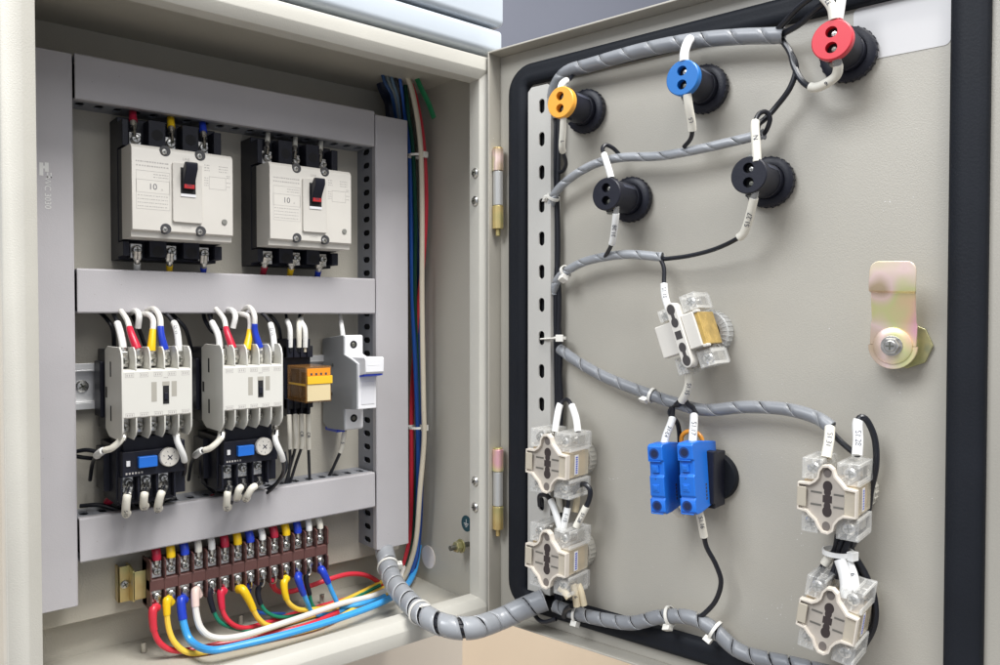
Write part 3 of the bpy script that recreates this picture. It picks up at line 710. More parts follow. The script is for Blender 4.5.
def rotY(a): return Matrix.Rotation(a, 4, 'Y')
def ring_nut(o, m, r0=10.5, r1=15.5, h=9, n=28):
    b = MB(); b.lathe((0, 0, 0), (0, -1, 0), [(0, r0), (0, r1), (h-1, r1), (h, r1-.8), (h, r0), (0, r0)], 40)
    for k in range(n): b.X = rotY(2*math.pi*k/n); b.box(r1-.6, r1+.5, -h+.6, -.8, -.55, .55); b.box(r0+1.5, r1-1, -h-.35, -h+.1, -.4, .4)
    b.X = None; return b.build('ring_nut', m, o, bevel=.2)
ringm = mat('pale_ring_plastic', (.55, .53, .47), .4, alpha=.93, var=.05)
def clear_corner(o, x0, x1, z0, z1, y0=-38, y1=-14, sc=True, kx=.77, kz=1.12):
    x0 *= kx; x1 *= kx; z0 *= kz; z1 *= kz
    b = MB(); b.box(x0, x1, y0, y1, z0, z1); b.box(x0+.8, x1-.8, y1, y1+4, z0+.8, z1-.8); c = b.build('terminal_cover', clear, o, bevel=.5)
    b = MB()
    for k in range(3): xx = x0+1.5+(x1-x0-3)*k/2; b.box(xx-.35, xx+.35, y0+1.2, y1, z0+.6, z0+2.6); b.box(xx-.35, xx+.35, y0+1.2, y1, z1-2.6, z1-.6)
    b.build('rib', mat('frosted_rib', (.85, .84, .80), .2, alpha=.45), c)
    b = MB(); cx, cz = (x0+x1)/2, (z0+z1)/2; b.box(cx-3.6, cx+3.6, y1-10, y1-1, cz-3.4, cz+3.4); b.build('clamp', steel, c, bevel=.4)
    if sc: screw(c, (cx, y0+4, cz), 3.8, nickel, 'clamp_screw'); q = MB(); q.cyl((cx, y0+5, cz), (cx, y1-9, cz), 2.2, n=12); q.build('screw_shank', nickel, c)
KX = [.93, 1.1]
def MQ():
    b = MB(); b.X = Matrix.Diagonal((KX[0], 1, KX[1], 1)); return b
def contact_block(label, fx, fy, spin=0, L=46, group='beige and clear contact blocks on the door', big=1.0):
    t, z = DT(fx, fy, L)
    o = droot('contact_block', label, 'contact block', t, z, group)
    ring_nut(o, ringm, 10, 16, 9).location = Vector((2, 0, 0))*S
    o.rotation_euler = (Matrix.Rotation(DROT, 3, 'Z') @ Matrix.Rotation(R(spin), 3, 'Y')).to_euler(); SQ = Matrix.Diagonal((.77, 1, 1.12, 1))
    b = MQ(); b.box(-19, 18.6, -L+7, -16, -9.5, 9.5); b.box(-9, 9, -20, -7, -9, 9); b.build('body', mat('clear_amber_body', (.70, .52, .30), .18, var=.45, vscale=140, alpha=.66), o, bevel=.5)
    b = MQ(); b.box(12, 20.4, -L+2, -14, -8.8, 8.8); b.build('side_window', mat('clear_amber', (.84, .76, .60), .12, alpha=.42), o, bevel=.5)
    b = MQ(); b.box(20.5, 20.8, -34, -29, -7, 7); lb = b.build('white_tag', white, o)
    b = MQ()
    for k in range(8): b.box(20.8, 20.9, -32.6, -30.2, -6+1.55*k, -5.1+1.55*k)
    b.build('blue_print', blue, lb)
    # front plate: raised rim, sunk floor
    out = [(-21, 8.5), (-12.5, 9), (-9, 11), (-7, 13.2), (-6.2, 17.5), (-3.5, 20.6), (1, 21.2), (4.6, 19), (6, 15), (9, 12.4), (13, 8.8), (21, 8),
           (21, -8.8), (12, -9.4), (9, -11.4), (6.4, -14.5), (5.4, -18.6), (1.8, -21), (-2.8, -20.6), (-6, -17.5), (-8, -14), (-12, -11.4), (-14.5, -9.2), (-21, -8.4)]
    cx0, cz0 = 0, 0
    def inner(p, d=1.5):
        n = len(out); i = out.index(p); a, c = Vector(out[i-1]), Vector(out[(i+1) % n]); q = Vector(p)
        e1 = (q-a).normalized(); e2 = (c-q).normalized(); nn = Vector((e1.y+e2.y, -e1.x-e2.x)).normalized(); return tuple(q+nn*d)
    inn = [inner(p) for p in out]; n = len(out); y0, y1, yf = -L+5, -L, -L+2.6
    vs = [(x, y0, zz) for x, zz in out]+[(x, y1, zz) for x, zz in out]+[(x, y1, zz) for x, zz in inn]+[(x, yf, zz) for x, zz in inn]
    fs = [(k*n+i, k*n+(i+1) % n, (k+1)*n+(i+1) % n, (k+1)*n+i) for k in range(3) for i in range(n)]
    b = MQ(); b.add(vs, fs); rim = b.build('front_rim', mat('rim_ivory', (.68, .62, .54), .28, var=.1, vscale=60), o, bevel=.15)
    b = MQ(); b.prism([(x, zz) for x, zz in reversed(inn)], yf, y0); b.build('front_floor', mat('floor_beige', (.55, .50, .44), .3, var=.18, vscale=60, alpha=.8), o)
    b = MQ()
    def keyh(parts): 
        for (kx, kz, kr) in parts: b.cyl((kx, yf-.1, kz), (kx, yf+.1, kz), kr, n=20)
    keyh([(0, 7.8, 3.4), (0, -7.6, 3.4), (0, 4.2, 2.5), (0, -4.2, 2.5)]); b.box(-3.3, 3.3, yf-.12, yf+.1, -2.2, 2.2); b.box(-1.9, 1.9, yf-.11, yf+.1, -9, 10); b.build('key_hole', mat('hole_brown', (.035, .025, .025), .6), o)
    for kz in (16, -16.6): 
        b = MQ(); b.lathe((-.4, yf, kz), (0, -1, 0), [(-.3, 2.9), (.12, 2.9), (.12, .01)], 18); b.build('guide_hole', mat('hole_grey', (.15, .13, .12), .6), o)
    b = MQ()
    for zz in (3.4, -4.2): b.box(-12, -4, yf-.15, yf+.1, zz-.6, zz+.6); b.box(4.4, 11.5, yf-.15, yf+.1, zz-.6, zz+.6)
    b.build('guide_slot', mat('slot_metal', (.20, .19, .17), .4, .5), o)
    b = MQ(); b.box(-21.2, -14.5, y1-.15, y1+1, -6, 6); b.build('edge_latch', mat('latch_beige', (.52, .47, .38), .45, alpha=.9), o, bevel=.4)
    for (x0, x1, z0, z1) in ((-19.5, -4.5, 10.4, 23.5), (5.5, 22, 9.6, 23), (-19, -6.5, -22.5, -10.4), (6, 22, -23.5, -10)): clear_corner(o, x0, x1, z0, z1, -L+4, -15, kx=KX[0], kz=KX[1])
    return o
contact_block('contact block at lower left, upper one beside the slotted rail', 545.5, 464, 1.5)
contact_block('contact block at lower left, bottom one above the spiral wrapped cable', 545, 560, 1.5)
KX[:] = [.82, 1.0]
contact_block('contact block at lower right, upper one above the white cable tie', 826, 500, 1, 48)
contact_block('contact block at lower right, bottom one below the white cable tie', 826, 622, 8, 48)

# tilted contact block in the middle
t, z = DT(680, 335, 46)
o = droot('contact_block', 'tilted beige contact block alone in the middle of the door', 'contact block', t, z, 'beige and clear contact blocks on the door')
o.rotation_euler = (Matrix.Rotation(DROT, 3, 'Z') @ Matrix.Rotation(R(-19), 3, 'Y')).to_euler()
ring_nut(o, mat('frosted_ring', (.62, .62, .60), .3, alpha=.8), 9.5, 16, 9).location = Vector((3, 0, 0))*S
b = MB(); b.X = Matrix.Diagonal((.82, 1, 1.08, 1)); b.box(-16, 15, -38, -17, -9, 9); b.box(-8, 8, -20, -7, -8, 8); b.build('body', amberb, o, bevel=.8)
b = MB(); b.X = Matrix.Diagonal((.82, 1, 1.08, 1)); b.box(-21, -4, -46, -38, -11, 10); b.build('left_plate', cream, o, bevel=.8)
b = MB(); b.X = Matrix.Diagonal((.82, 1, 1.08, 1)); b.box(5, 16.5, -46, -34, -11, 11.5); b.box(4, 6, -45, -36, -11, 11); b.build('right_plate', cream, o, bevel=.8)
b = MB(); b.X = Matrix.Diagonal((.82, 1, 1.08, 1)); b.box(16.4, 20.2, -44.5, -20, -10.6, 10.6); b.build('amber_window', mat('window_amber', (.50, .34, .10), .25, var=.3, vscale=150), o, bevel=.6)
for za_, zb_2 in ((10.2, 12), (-12, -10.2)): b = MB(); b.X = Matrix.Diagonal((.82, 1, 1.08, 1)); b.box(16.2, 20.6, -45.4, -40, za_, zb_2); b.build('window_edge', cream, o, bevel=.5)
b = MB(); b.X = Matrix.Diagonal((.82, 1, 1.08, 1)); pts = []
cs = [(16.5, 4.9), (8.6, 3.9), (0, 3.6), (-8.6, 3.9), (-16.5, 4.9)]
b.prism(rr(-4.9, 4.9, -21.4, 21.4, 4.6, 8), -48, -38); b.build('centre_strip', cream, o, bevel=.7)
b = MB(); b.X = Matrix.Diagonal((.82, 1, 1.08, 1))
for kz in (16.8, -16.8): b.cyl((0, -48.12, kz), (0, -47.9, kz), 3.5, n=22)
for kz in (8.2, -8.2): b.cyl((0, -48.12, kz), (0, -47.9, kz), 3.2, n=22); b.box(-1.5, 1.5, -48.13, -47.9, kz+(2 if kz > 0 else -5.5), kz+(5.5 if kz > 0 else -2))
b.box(-2.9, 2.9, -48.14, -47.9, -2.6, 2.6); b.build('holes', mat('hole_dark_brown', (.05, .045, .045), .5), o, smooth=False)
for (x0, x1, z0, z1) in ((-17, -6, 12, 20), (6, 20, 13, 24), (-15, -5.5, -24, -12.5), (6, 20, -24, -13)): clear_corner(o, x0, x1, z0, z1, -41, -18, kx=.82, kz=1.08)

# blue contact blocks on their black holder
t, z = DT(700, 478, 20)
o = droot('switch_base', 'black switch base behind the blue contact blocks, with orange clip', 'switch base', t, z)
b = MB(); b.lathe((3, 0, -1), (0, -1, 0), [(0, .1), (0, 17.5), (4.5, 17.5), (6, 16.5), (6, 8)], 40); b.build('locking_ring', rubber, o)
b = MB(); b.box(-16, 12, -22, -4, -20, 19); b.box(-10, 13, -26, -20, -16, 21); b.build('base', black, o, bevel=.8)
def arc(cx, cz, rx, rz, a0, a1, y, n=14): return [Vector((cx+rx*math.cos(R(a0+(a1-a0)*k/n)), y, cz+rz*math.sin(R(a0+(a1-a0)*k/n)))) for k in range(n+1)]
b = MB(); b.tube([Vector((-15, -19, 15))]+arc(-7, 26, 8, 6.5, 180, 0, -19)+[Vector((1, -19, 15))], 1.6, 10); b.tube([Vector((-9, -20, 15))]+arc(-5.5, 22, 3, 3, 180, 0, -20)+[Vector((-2.5, -20, 15))], 1.3, 10)
b.build('orange_clip', mat('orange_clip_plastic', (.85, .33, .03), .35), o)
def bluebox(label, px, py, L=48, sp=-4):
    t, z = DT(px, py, L)
    o = droot('contact_block', label, 'contact block', t, z, 'blue contact blocks side by side')
    o.rotation_euler = (Matrix.Rotation(DROT, 3, 'Z') @ Matrix.Rotation(R(sp), 3, 'Y')).to_euler()
    w = 4.9
    b = MB(); prof = [(-10, -20), (-10, 21), (-L+13, 24.2), (-L+1.5, 24), (-L, 22.5), (-L, 13), (-L+1.6, 12), (-L+1.6, 2.5), (-L+.2, 1.5), (-L+.2, -12), (-L+1.4, -13), (-L, -15), (-L, -22.8), (-L+3, -24.6), (-L+10, -24.4)]
    b.prismx(prof, -w, w+1.4); bb = b.build('body', bblue, o, bevel=.9)
    for kz in (17.6, -18.8):
        b = MB(); b.lathe((0, -L, kz), (0, -1, 0), [(-.3, 3.7), (.1, 3.7), (.1, .01)], 22); b.build('screw_well', mat('deep_blue', (.006, .04, .20), .5), bb)
        b = MB(); b.lathe((0.2, -L-.2, kz), (0, 1, 0), [(0, 2.5), (0, .01)], 20); b.build('well_floor', mat('well_dark_blue', (.003, .012, .06), .6), bb)
        b = MB(); b.box(-4.6, 4.6, -L-.5, -L+.5, kz-5.6, kz-4.9); b.box(-4.7, -4.0, -L-.5, -L+.5, kz-5.4, kz+5); b.build('well_edge', bblue, bb, bevel=.2)
    b = MB()
    for kz in (7, -6.5): b.box(-2.6, 2.6, -L-.3, -L+2, kz-2.6, kz+2.6); b.box(-1.6, 1.5, -L-.7, -L+2, kz-1.2, kz+1.8)
    b.build('latch_tab', bblue, bb, bevel=.3)
    b = MB(); b.box(-.4, .4, -L+.0, -L+.3, -.3, .3)
    for k in range(5): b.box(w+1.38, w+1.5, -31, -29, -17+2.4*k, -15.4+2.4*k)
    b.build('small_print', ink, bb)
    return o
bluebox('left blue contact block, the one farther from the latch', 655.5, 479)
bluebox('right blue contact block, in front of the black switch base', 685.5, 478.5)
# ================================================================ wires at the circuit breakers
G1 = 'short wires at the circuit breaker terminals'
for (x, m, nm) in ((133, darkred, 'dark red'), (171, yellow, 'yellow'), (203, blue, 'blue')):
    dy = (x-133)*.16
    stub('%s booted wire entering the top of the left circuit breaker' % nm, C(x-1, 106+dy, 117), C(x+1, 137+dy, 96), m, group=G1, boot=('boot', .2, .62), rb=3, mid=C(x, 118+dy, 103))
for (x, y, m, nm) in ((137.5, 249, sleevew, 'white sleeved'), (170, 251, yellow, 'yellow booted'), (204, 253, blue, 'blue booted')):
    stub('%s wire leaving the bottom of the left circuit breaker' % nm, C(x, y+1, 97), C(x-1, y+32, 112), None, group=G1) if 0 else \
    stub('%s wire leaving the bottom of the left circuit breaker' % nm, C(x-1, y+34, 118), C(x, y+2, 96), m, group=G1, boot=('boot' if m is not sleevew else 'marker_sleeve', .3, .68), rb=2.5, mid=C(x-.5, y+16, 102))
for (x, y, nm) in ((266.5, 156, 'first'), (294, 160, 'second'), (319.5, 164, 'third')):
    stub('white sleeved wire entering the right circuit breaker, %s from its left' % nm, C(x+2, y-31, 117), C(x-.5, y-1, 96), sleeve, group=G1, boot=('marker_sleeve', .15, .62), rb=2.2, mid=C(x+1, y-15, 104))
for (x, y, m, nm) in ((266.5, 256, darkred, 'dark red'), (293, 258, yellow, 'yellow'), (320.5, 260, blue, 'blue')):
    stub('%s booted wire leaving the bottom of the right circuit breaker' % nm, C(x-5, y+26, 117), C(x, y+1, 96), m, group=G1, boot=('boot', .25, .7), rb=2.8, mid=C(x-2.5, y+13, 102))

# ---------------------------------------------------------------- contactors, top
G2 = 'wires on the upper terminals of the contactors'
def ctop(ox, oy, which):
    jr = random.Random(which)
    def q(x, y, d):
        k = 1.6 if (which == 'right' and y < 345) else 0
        return C(x+ox+jr.uniform(-k, k), y+oy+jr.uniform(-k, k), d+jr.uniform(-k, k)*2)
    dd = 68
    wire('terminal_wire', 'black wire with white marker at the %s contactor, outermost left on top' % which, 'wire', [q(112, 310, 112), q(117, 322, 90), q(122, 340, 72), q(124.5, 362, 67)], 1.5, blackg,
         [('marker_sleeve', .42, .84, 2.6, sleevew), ('lug', .84, 1, 2.2, nickel)], G2, 1)
    wire('terminal_wire', 'red booted wire on top of the %s contactor' % which, 'wire', [q(121, 311, 95), q(127, 320, 80), q(131, 333, 68), q(138, 352, 62), q(138.5, 362, 66)], 2.0, whitew,
         [('boot', .48, .80, 2.3, red, 3.2), ('lug', .82, 1, 2.4, nickel)], G2, 1)
    wire('terminal_wire', 'yellow booted wire on top of the %s contactor' % which, 'wire', [q(138, 316, 92), q(147, 314, 74), q(153, 320, 68), q(152.5, 334, 64), q(151, 352, 62), q(151.5, 364, 66)], 2.1, whitew,
         [('boot', .56, .82, 2.3, yellow, 3.2), ('lug', .84, 1, 2.4, nickel)], G2, 1)
    wire('terminal_wire', 'blue booted wire on top of the %s contactor' % which, 'wire', [q(146, 311, 98), q(154, 309, 76), q(160, 318, 67), q(161, 334, 63), q(165, 352, 62), q(165.5, 364, 66)], 2.1, whitew,
         [('boot', .58, .83, 2.3, blue, 3.0), ('lug', .85, 1, 2.4, nickel)], G2, 1)
    wire('terminal_wire', 'black wire with white marker at the %s contactor, outermost right on top' % which, 'wire', [q(160, 309, 112), q(170, 318, 88), q(176, 328, 72), q(178.5, 345, 66), q(178.5, 364, 67)], 1.5, blackg,
         [('marker_sleeve', .50, .86, 2.55, sleevew), ('lug', .86, 1, 2.2, nickel)], G2, 1, texts=(('11-12', .66, 2.6, 2.65, True),))
    wire('terminal_wire', 'white spare wire loop standing above the %s contactor' % which, 'wire', [q(130, 313, 110), q(136, 311, 84), q(139, 316, 76), q(138, 328, 78)], 2.2, sleevew, (), G2, 1)
ctop(0, 0, 'left'); 
def ctop2():
    global C
    ctop(95.5, -1, 'right')
ctop2()
# ---------------------------------------------------------------- contactors, bottom and overload relays
G3 = 'wires below the contactors and overload relays'
for ox, oy, which in ((0, 0, 'left'), (98.5, 0, 'right')):
    def q(x, y, d): return C(x+ox, y+oy, d)
    wire('terminal_wire', 'black wire with two pale markers bent out left under the %s contactor' % which, 'wire',
         [q(123, 427, 67), q(122, 438, 62), q(112, 448, 62), q(101, 452, 72), q(93, 462, 100), q(90, 480, 118)], 1.4, blackg,
         [('lug', 0, .12, 2.2, nickel), ('marker_sleeve', .10, .28, 2.4, sleeve), ('marker_sleeve', .31, .50, 2.7, sleevew)], G3, 1)
    wire('terminal_wire', 'black wire with white marker running down right of the %s overload relay' % which, 'wire',
         [q(177, 427, 67), q(177, 440, 60), q(184, 458, 62), q(184, 474, 78), q(172, 490, 92), q(160, 497, 104)], 1.5, blackg,
         [('lug', 0, .1, 2.2, nickel), ('marker_sleeve', .10, .36, 2.3, sleevew)], G3, 1)
    trio = (((129.5, 479, 126, 514), (146.5, 480, 144, 507), (165, 478, 158, 509)), ((229.5, 478, 227, 508), (243.5, 476, 237, 498), (259.5, 474, 246, 499)))[which == 'right']
    for (x, y, x2, y2), nm, tx in zip(trio, ('left', 'middle', 'right'), ('S-15', '2-15', '3-15')):
        wire('terminal_wire', '%s of three pale markers hanging from the %s overload relay' % (nm, which), 'wire',
             [C(x, y+4, 74), C(x-.5, y+10, 69), C((x+x2)/2-1, (y+y2)/2+2, 64), C(x2, y2, 72), C(x2+5, y2-6, 96)], 1.4, blackg,
             [('lug', 0, .2, 2.0, nickel), ('marker_sleeve', .22, .68, 2.85, sleeve)], G3, .8, texts=((tx, .45, 3.0, 2.95, False),))
    wire('terminal_wire', 'dark red capped wire end low beside the %s overload relay' % which, 'wire', [q(104, 505, 118), q(110, 500, 110), q(116, 497, 106)], 2.0, blackg, [('boot', .4, 1, 3.2, darkred)], G3, 1)
GB = 'black wires behind the contactors'
for lab, pts in (('black wire curving in from the duct beside the upper left of the left contactor', [(96, 309, 120), (106, 318, 108), (113, 330, 104), (114, 350, 112)]),
                 ('black wire behind the boots of the left contactor', [(128, 308, 122), (136, 322, 112), (143, 340, 112), (147, 352, 112)]),
                 ('black wire behind the right end of the left contactor', [(166, 308, 118), (176, 318, 104), (186, 330, 104), (192, 352, 116)]),
                 ('black wire looping beside the upper left of the right contactor', [(203, 309, 118), (205, 320, 104), (212, 331, 96), (220, 336, 96), (219, 352, 108)]),
                 ('second black wire looping beside the right contactor', [(212, 308, 120), (211, 320, 106), (218, 328, 98), (226, 330, 98), (230, 348, 112)]),
                 ('black wire behind the right end of the right contactor', [(262, 308, 118), (271, 316, 104), (279, 328, 104), (281, 350, 118)]),
                 ('upper black wire running left from the left overload relay', [(74, 452, 118), (88, 450, 112), (102, 455, 108), (114, 468, 110)]),
                 ('lower black wire running left from the left overload relay', [(74, 456, 120), (88, 458, 116), (101, 458, 110), (112, 452, 108)]),
                 ('black wire lying along the bottom duct under the left relay', [(80, 506, 118), (100, 505, 112), (124, 511, 106), (150, 509, 106), (176, 498, 110)]),
                 ('black wire sagging between the two overload relays', [(206, 446, 112), (201, 462, 104), (203, 480, 104), (214, 492, 108)]),
                 ('black wire sweeping from the right overload relay to the duct', [(284, 452, 92), (286, 468, 88), (276, 484, 92), (258, 494, 102)])):
    wire('terminal_wire', lab, 'wire', [C(*p) for p in pts], 1.6, blackg, (), GB, 1.5)
# ---------------------------------------------------------------- relay and fuse holder wires
G4 = 'wires at the relay socket and fuse holder'
for i, (x, y, xe, m) in enumerate(((290, 346, 289, sleevew), (299, 345, 301, sleeve), (305, 346, 303, sleevew))):
    wire('terminal_wire', ('leftmost', 'middle', 'rightmost')[i]+' white marked wire entering the relay socket from above', 'wire', [C(xe-4+4*i, 308, 116), C(xe-2, 320, 104), C(x, 330, 95), C(x, 352, 95)], 1.3, blackg if i < 2 else beigew,
         [('marker_sleeve', .35, .92, 2.3, m)], G4, 1)
for i, (x, x2) in enumerate(((289, 291), (295, 288), (301, 292), (308, 310))):
    wire('terminal_wire', ('first', 'second', 'third', 'fourth')[i]+' from the left of the black wires hanging below the relay socket', 'wire', [C(x, 410, 95), C(x+.5, 430, 92), C(x+.5, 446, 96), C((x+x2)/2, 462, 102), C(x2-4+4*(i > 2), 489, 110)], 1.35, blackg,
         [('marker_sleeve', .05, .46, 2.1, sleeve)], G4, 1, texts=(('CR', .28, 3, 2.3, False),) if i > 1 else ())
wire('terminal_wire', 'white wire dropping into the top of the white fuse holder', 'wire', [C(339, 306, 116), C(341, 322, 105), C(343, 336, 100), C(344, 345, 100)], 1.8, whitew, [('marker_sleeve', .45, 1, 2.2, sleevew)], G4, 1)
wire('terminal_wire', 'black wire with pale marker leaving the bottom of the fuse holder', 'wire', [C(346, 425, 104), C(343, 440, 100), C(341, 450, 100), C(334, 466, 106), C(328, 478, 114)], 1.5, blackg, [('marker_sleeve', .12, .48, 2.1, sleeve)], G4, 1, texts=(('5', .33, 3, 2.3, False),))

# ---------------------------------------------------------------- terminal block, upper row
G5 = 'short wires on the upper row of the terminal block'
tops = [(darkred, 'dark red'), (yellow, 'yellow'), (blue, 'blue'), (sleeve, 'white'), (sleevew, 'white'), (darkred, 'dark red'), (yellow, 'yellow'), (blue, 'blue'), (sleevew, 'white'), (darkred, 'dark red'), (yellow, 'yellow'), (blue, 'blue'), (sleevew, 'white'), (sleeve, 'white')]
ordn = ['first', 'second', 'third', 'fourth', 'fifth', 'sixth', 'seventh', 'eighth', 'ninth', 'tenth', 'eleventh', 'twelfth', 'thirteenth', 'last']
for k, (m, nm) in enumerate(tops):
    x = tbx+6.1+PX*k; sl = m in (sleeve, sleevew)
    wire('terminal_wire', '%s %s wire on the upper terminals of the brown block, %s from the left' % (nm, 'marked' if sl else 'booted', ordn[k]), 'wire',
         [Vector((x+random.uniform(-1, 1), 119, 98)), Vector((x+random.uniform(-.8, .8), 109, 91)), Vector((x, 103, 82)), Vector((x, 104.5, 70))], 1.3, blackg,
         [('lug', .70, 1, 2.7, nickel), ('marker_sleeve' if sl else 'boot', .2, .74, 3.1 if not sl else 2.7, m, 3.5 if not sl else 2.9)], G5, .8,
         texts=(('-1', .55, 2.6, 2.5, False),) if sl else ())
# ---------------------------------------------------------------- terminal block, lower row
G6 = 'coloured wires leaving the lower row of the terminal block'
def low(k, pts, m, bm, lab, rb=3.2, r=2.2, bf=.35):
    rb *= 1.12
    x = tbx+6.1+PX*k
    P = [Vector((x, 102.5, 51)), Vector((x, 102, 42))]
    for px, py, d in pts:
        v = C(px, py, d)
        while v.z < 2.5+r+{2: 8, 3: 7, 13: 4}.get(k, 0) and d > 22: d -= 1; v = C(px, py, d)
        P.append(v)
    _, T = resample(spline(P), 1.5)
    wire('cable', lab, 'cable', P, r, m, [('lug', 0, 12/T, 2.3, nickel), ('boot', 10/T, (10+bf*60)/T, rb, bm, r+.5)], G6, 2, trim=15/T)
low(0, [(153, 610, 98), (154, 630, 96), (162, 645, 94), (180, 651, 92), (215, 645, 95), (260, 636, 100), (310, 624, 106), (350, 606, 110), (385, 590, 112)], redw, redw, 'thick red cable from the first lower terminal, curving furthest left')
low(1, [(167, 600, 98), (168, 625, 94), (175, 643, 90), (190, 653, 86), (215, 650, 88), (262, 640, 92), (320, 626, 100), (360, 606, 108), (392, 590, 112)], yeloww, yellow, 'yellow cable from the second lower terminal of the block', bf=.3)
low(2, [(181, 600, 98), (184, 625, 92), (192, 642, 84), (212, 650, 78), (245, 644, 78), (290, 633, 82), (340, 618, 92), (380, 603, 104), (402, 590, 115), (414, 572, 118), (419, 545, 122)], lblue, blue, 'long light blue cable sweeping right along the cabinet floor', r=2.9, bf=.35)
low(3, [(195.5, 590, 98), (196, 612, 92), (202, 630, 86), (217, 638, 82), (245, 635, 82), (290, 621, 86), (340, 604, 96), (378, 594, 108), (398, 580, 117), (408, 560, 122), (413, 540, 124)], whitew, pinkw, 'long white cable above the light blue one, pale pink boot', r=2.6, bf=.35)
low(4, [(209, 590, 100), (212, 606, 98), (220, 622, 96), (238, 629, 96), (262, 630, 98), (310, 616, 104), (350, 600, 112), (380, 585, 116)], green, black, 'green cable with black boot from the fifth lower terminal', r=1.6, rb=2.4, bf=.38)
low(5, [(221, 592, 100), (223, 612, 96), (232, 624, 94), (245, 628, 96), (262, 624, 100), (300, 612, 108), (350, 598, 114)], redw, red, 'red cable from the sixth lower terminal, beside the green one', r=2.0, bf=.3)
low(6, [(243, 590, 96), (250, 602, 94), (258, 618, 92), (270, 626, 92), (290, 622, 96), (330, 610, 104), (365, 597, 110), (392, 584, 116)], yeloww, yellow, 'yellow cable with slanting boot from the seventh lower terminal', rb=3.5, bf=.42)
low(7, [(249, 585, 108), (250, 600, 116), (258, 612, 120), (285, 614, 120)], bluew, blue, 'short blue booted cable half hidden behind the yellow one', r=1.5, rb=2.3, bf=.25)
low(8, [(258, 590, 104), (260, 602, 102), (268, 613, 100), (285, 617, 100), (320, 610, 108), (350, 600, 114), (380, 582, 120)], green, black, 'green cable with black boot from the ninth lower terminal', r=1.6, rb=2.3, bf=.32)
low(9, [(272, 581, 106), (276, 590, 112), (288, 592, 116), (310, 586, 114), (330, 579, 112), (350, 574, 114), (368, 576, 118), (384, 586, 122)], redw, red, 'red cable arching right behind the other cables', r=2.2, rb=2.2, bf=.16)
low(10, [(284, 583, 98), (286, 597, 96), (292, 606, 96), (304, 610, 98), (330, 606, 106), (362, 592, 114), (385, 580, 120)], yeloww, yellow, 'yellow cable from the eleventh lower terminal', r=2.1, rb=3.2, bf=.33)
low(11, [(298, 578, 96), (302, 590, 95), (307, 602, 96), (313, 613, 98), (330, 614, 102), (365, 602, 108)], lblue, blue, 'light blue cable with blue boot from the twelfth lower terminal', r=2.1, rb=3.2, bf=.38)
low(12, [(306, 578, 102), (309, 592, 102), (314, 607, 104), (330, 606, 110), (365, 590, 118)], green, black, 'green cable with black boot, next to last on the block', r=1.6, rb=2.2, bf=.35)
low(13, [(322, 570, 94), (328, 582, 92), (334, 596, 92), (341, 606, 94), (360, 604, 98), (385, 596, 106)], lblue, blue, 'light blue cable with blue boot from the last lower terminal', r=2.1, rb=3.4, bf=.36)

# ---------------------------------------------------------------- cables rising along the right wall
G7 = 'coloured cables rising along the right wall of the cabinet'
def rise(lab, pts, r, m): wire('cable', lab, 'cable', [C(*p) for p in pts], r, m, (), G7, 3)
rise('beige cable rising nearest the wall, in front of the others', [(405, 70, 92), (413, 95, 92), (420, 140, 92), (422, 200, 92), (422, 300, 92), (423.5, 400, 92), (424, 440, 92), (420, 490, 94), (416, 540, 100), (407, 572, 108), (398, 586, 112)], 2.5, beigew)
rise('red cable rising behind the beige one', [(409, 78, 104), (416, 100, 102), (423, 140, 100), (426, 200, 100), (423, 260, 104), (416, 330, 116), (412, 400, 116), (411.5, 470, 114), (411, 530, 116), (404, 565, 120)], 2.4, redw)
rise('dark green cable rising beside the right duct', [(404, 72, 112), (408, 110, 110), (413, 150, 108), (415.5, 220, 108), (415, 300, 108), (418, 400, 108), (416, 480, 110), (413, 540, 114), (404, 575, 118)], 2.0, mat('dark_green_cable', (.01, .09, .06), .35))
rise('blue cable rising closest to the right duct edge', [(400, 74, 118), (404, 110, 116), (409.5, 150, 112), (411, 220, 112), (412.5, 300, 110), (416, 380, 106), (418, 440, 104), (418, 500, 104), (416.5, 550, 108), (410, 575, 112)], 2.3, bluew)
rise('second blue cable rising behind the green one', [(402, 80, 124), (407, 120, 124), (413, 180, 120), (418, 260, 118), (419, 330, 118), (421, 420, 112), (421, 500, 112), (418, 550, 114), (412, 574, 116)], 2.2, mat('deep_blue_cable', (.012, .045, .20), .35))
wire('cable_bundle', 'dark blue bundle of cables entering through the roof corner', 'cable bundle', [C(384, 62, 122), C(388, 85, 122), C(395, 104, 126), C(398, 140, 129)], 11, mat('navy_bundle', (.012, .02, .055), .4, var=.4, vscale=70), (), None, 2)
for i in range(5):
    wire('cable', ['thin blue', 'grey', 'pale blue', 'dark', 'navy'][i]+' cable curling out of the roof corner bundle', 'cable', [C(381+4*i, 64+i, 100), C(384+4*i, 80, 98), C(392+2.5*i, 96, 102), C(396+2*i, 118, 116)], 1.7,
         [mat('dark_blue_cable', (.01, .05, .16), .4), mat('grey_cable', (.14, .17, .18), .4), mat('dull_blue_cable', (.10, .17, .26), .4), blackg, bluew][i], (), 'cables curling out of the roof corner', 2)
gp = [C(414, 72, 90), C(421, 88, 84), C(428, 102, 80), C(434, 118, 76)]; o0 = gp[0]; b = MB(o0)
b.tube(resample(spline(gp), 2)[0], 3.3, 10, flat=.35); tag(b.build('ribbon_strip', mat('green_strip', (.015, .20, .08), .4), loc=o0), 'cut green plastic strip hanging in the upper right corner', 'strip')
p = C(417, 156, 101); cable_tie('upper small pale tie round the cables by the right wall', p, (0, 0, 1), 8.5, (.2, -1, 0), 'nylon ties on the rising cables')
p = C(417, 427, 104); cable_tie('lower small pale tie round the cables by the right wall', p, (0, 0, 1), 9, (.2, -1, 0), 'nylon ties on the rising cables')

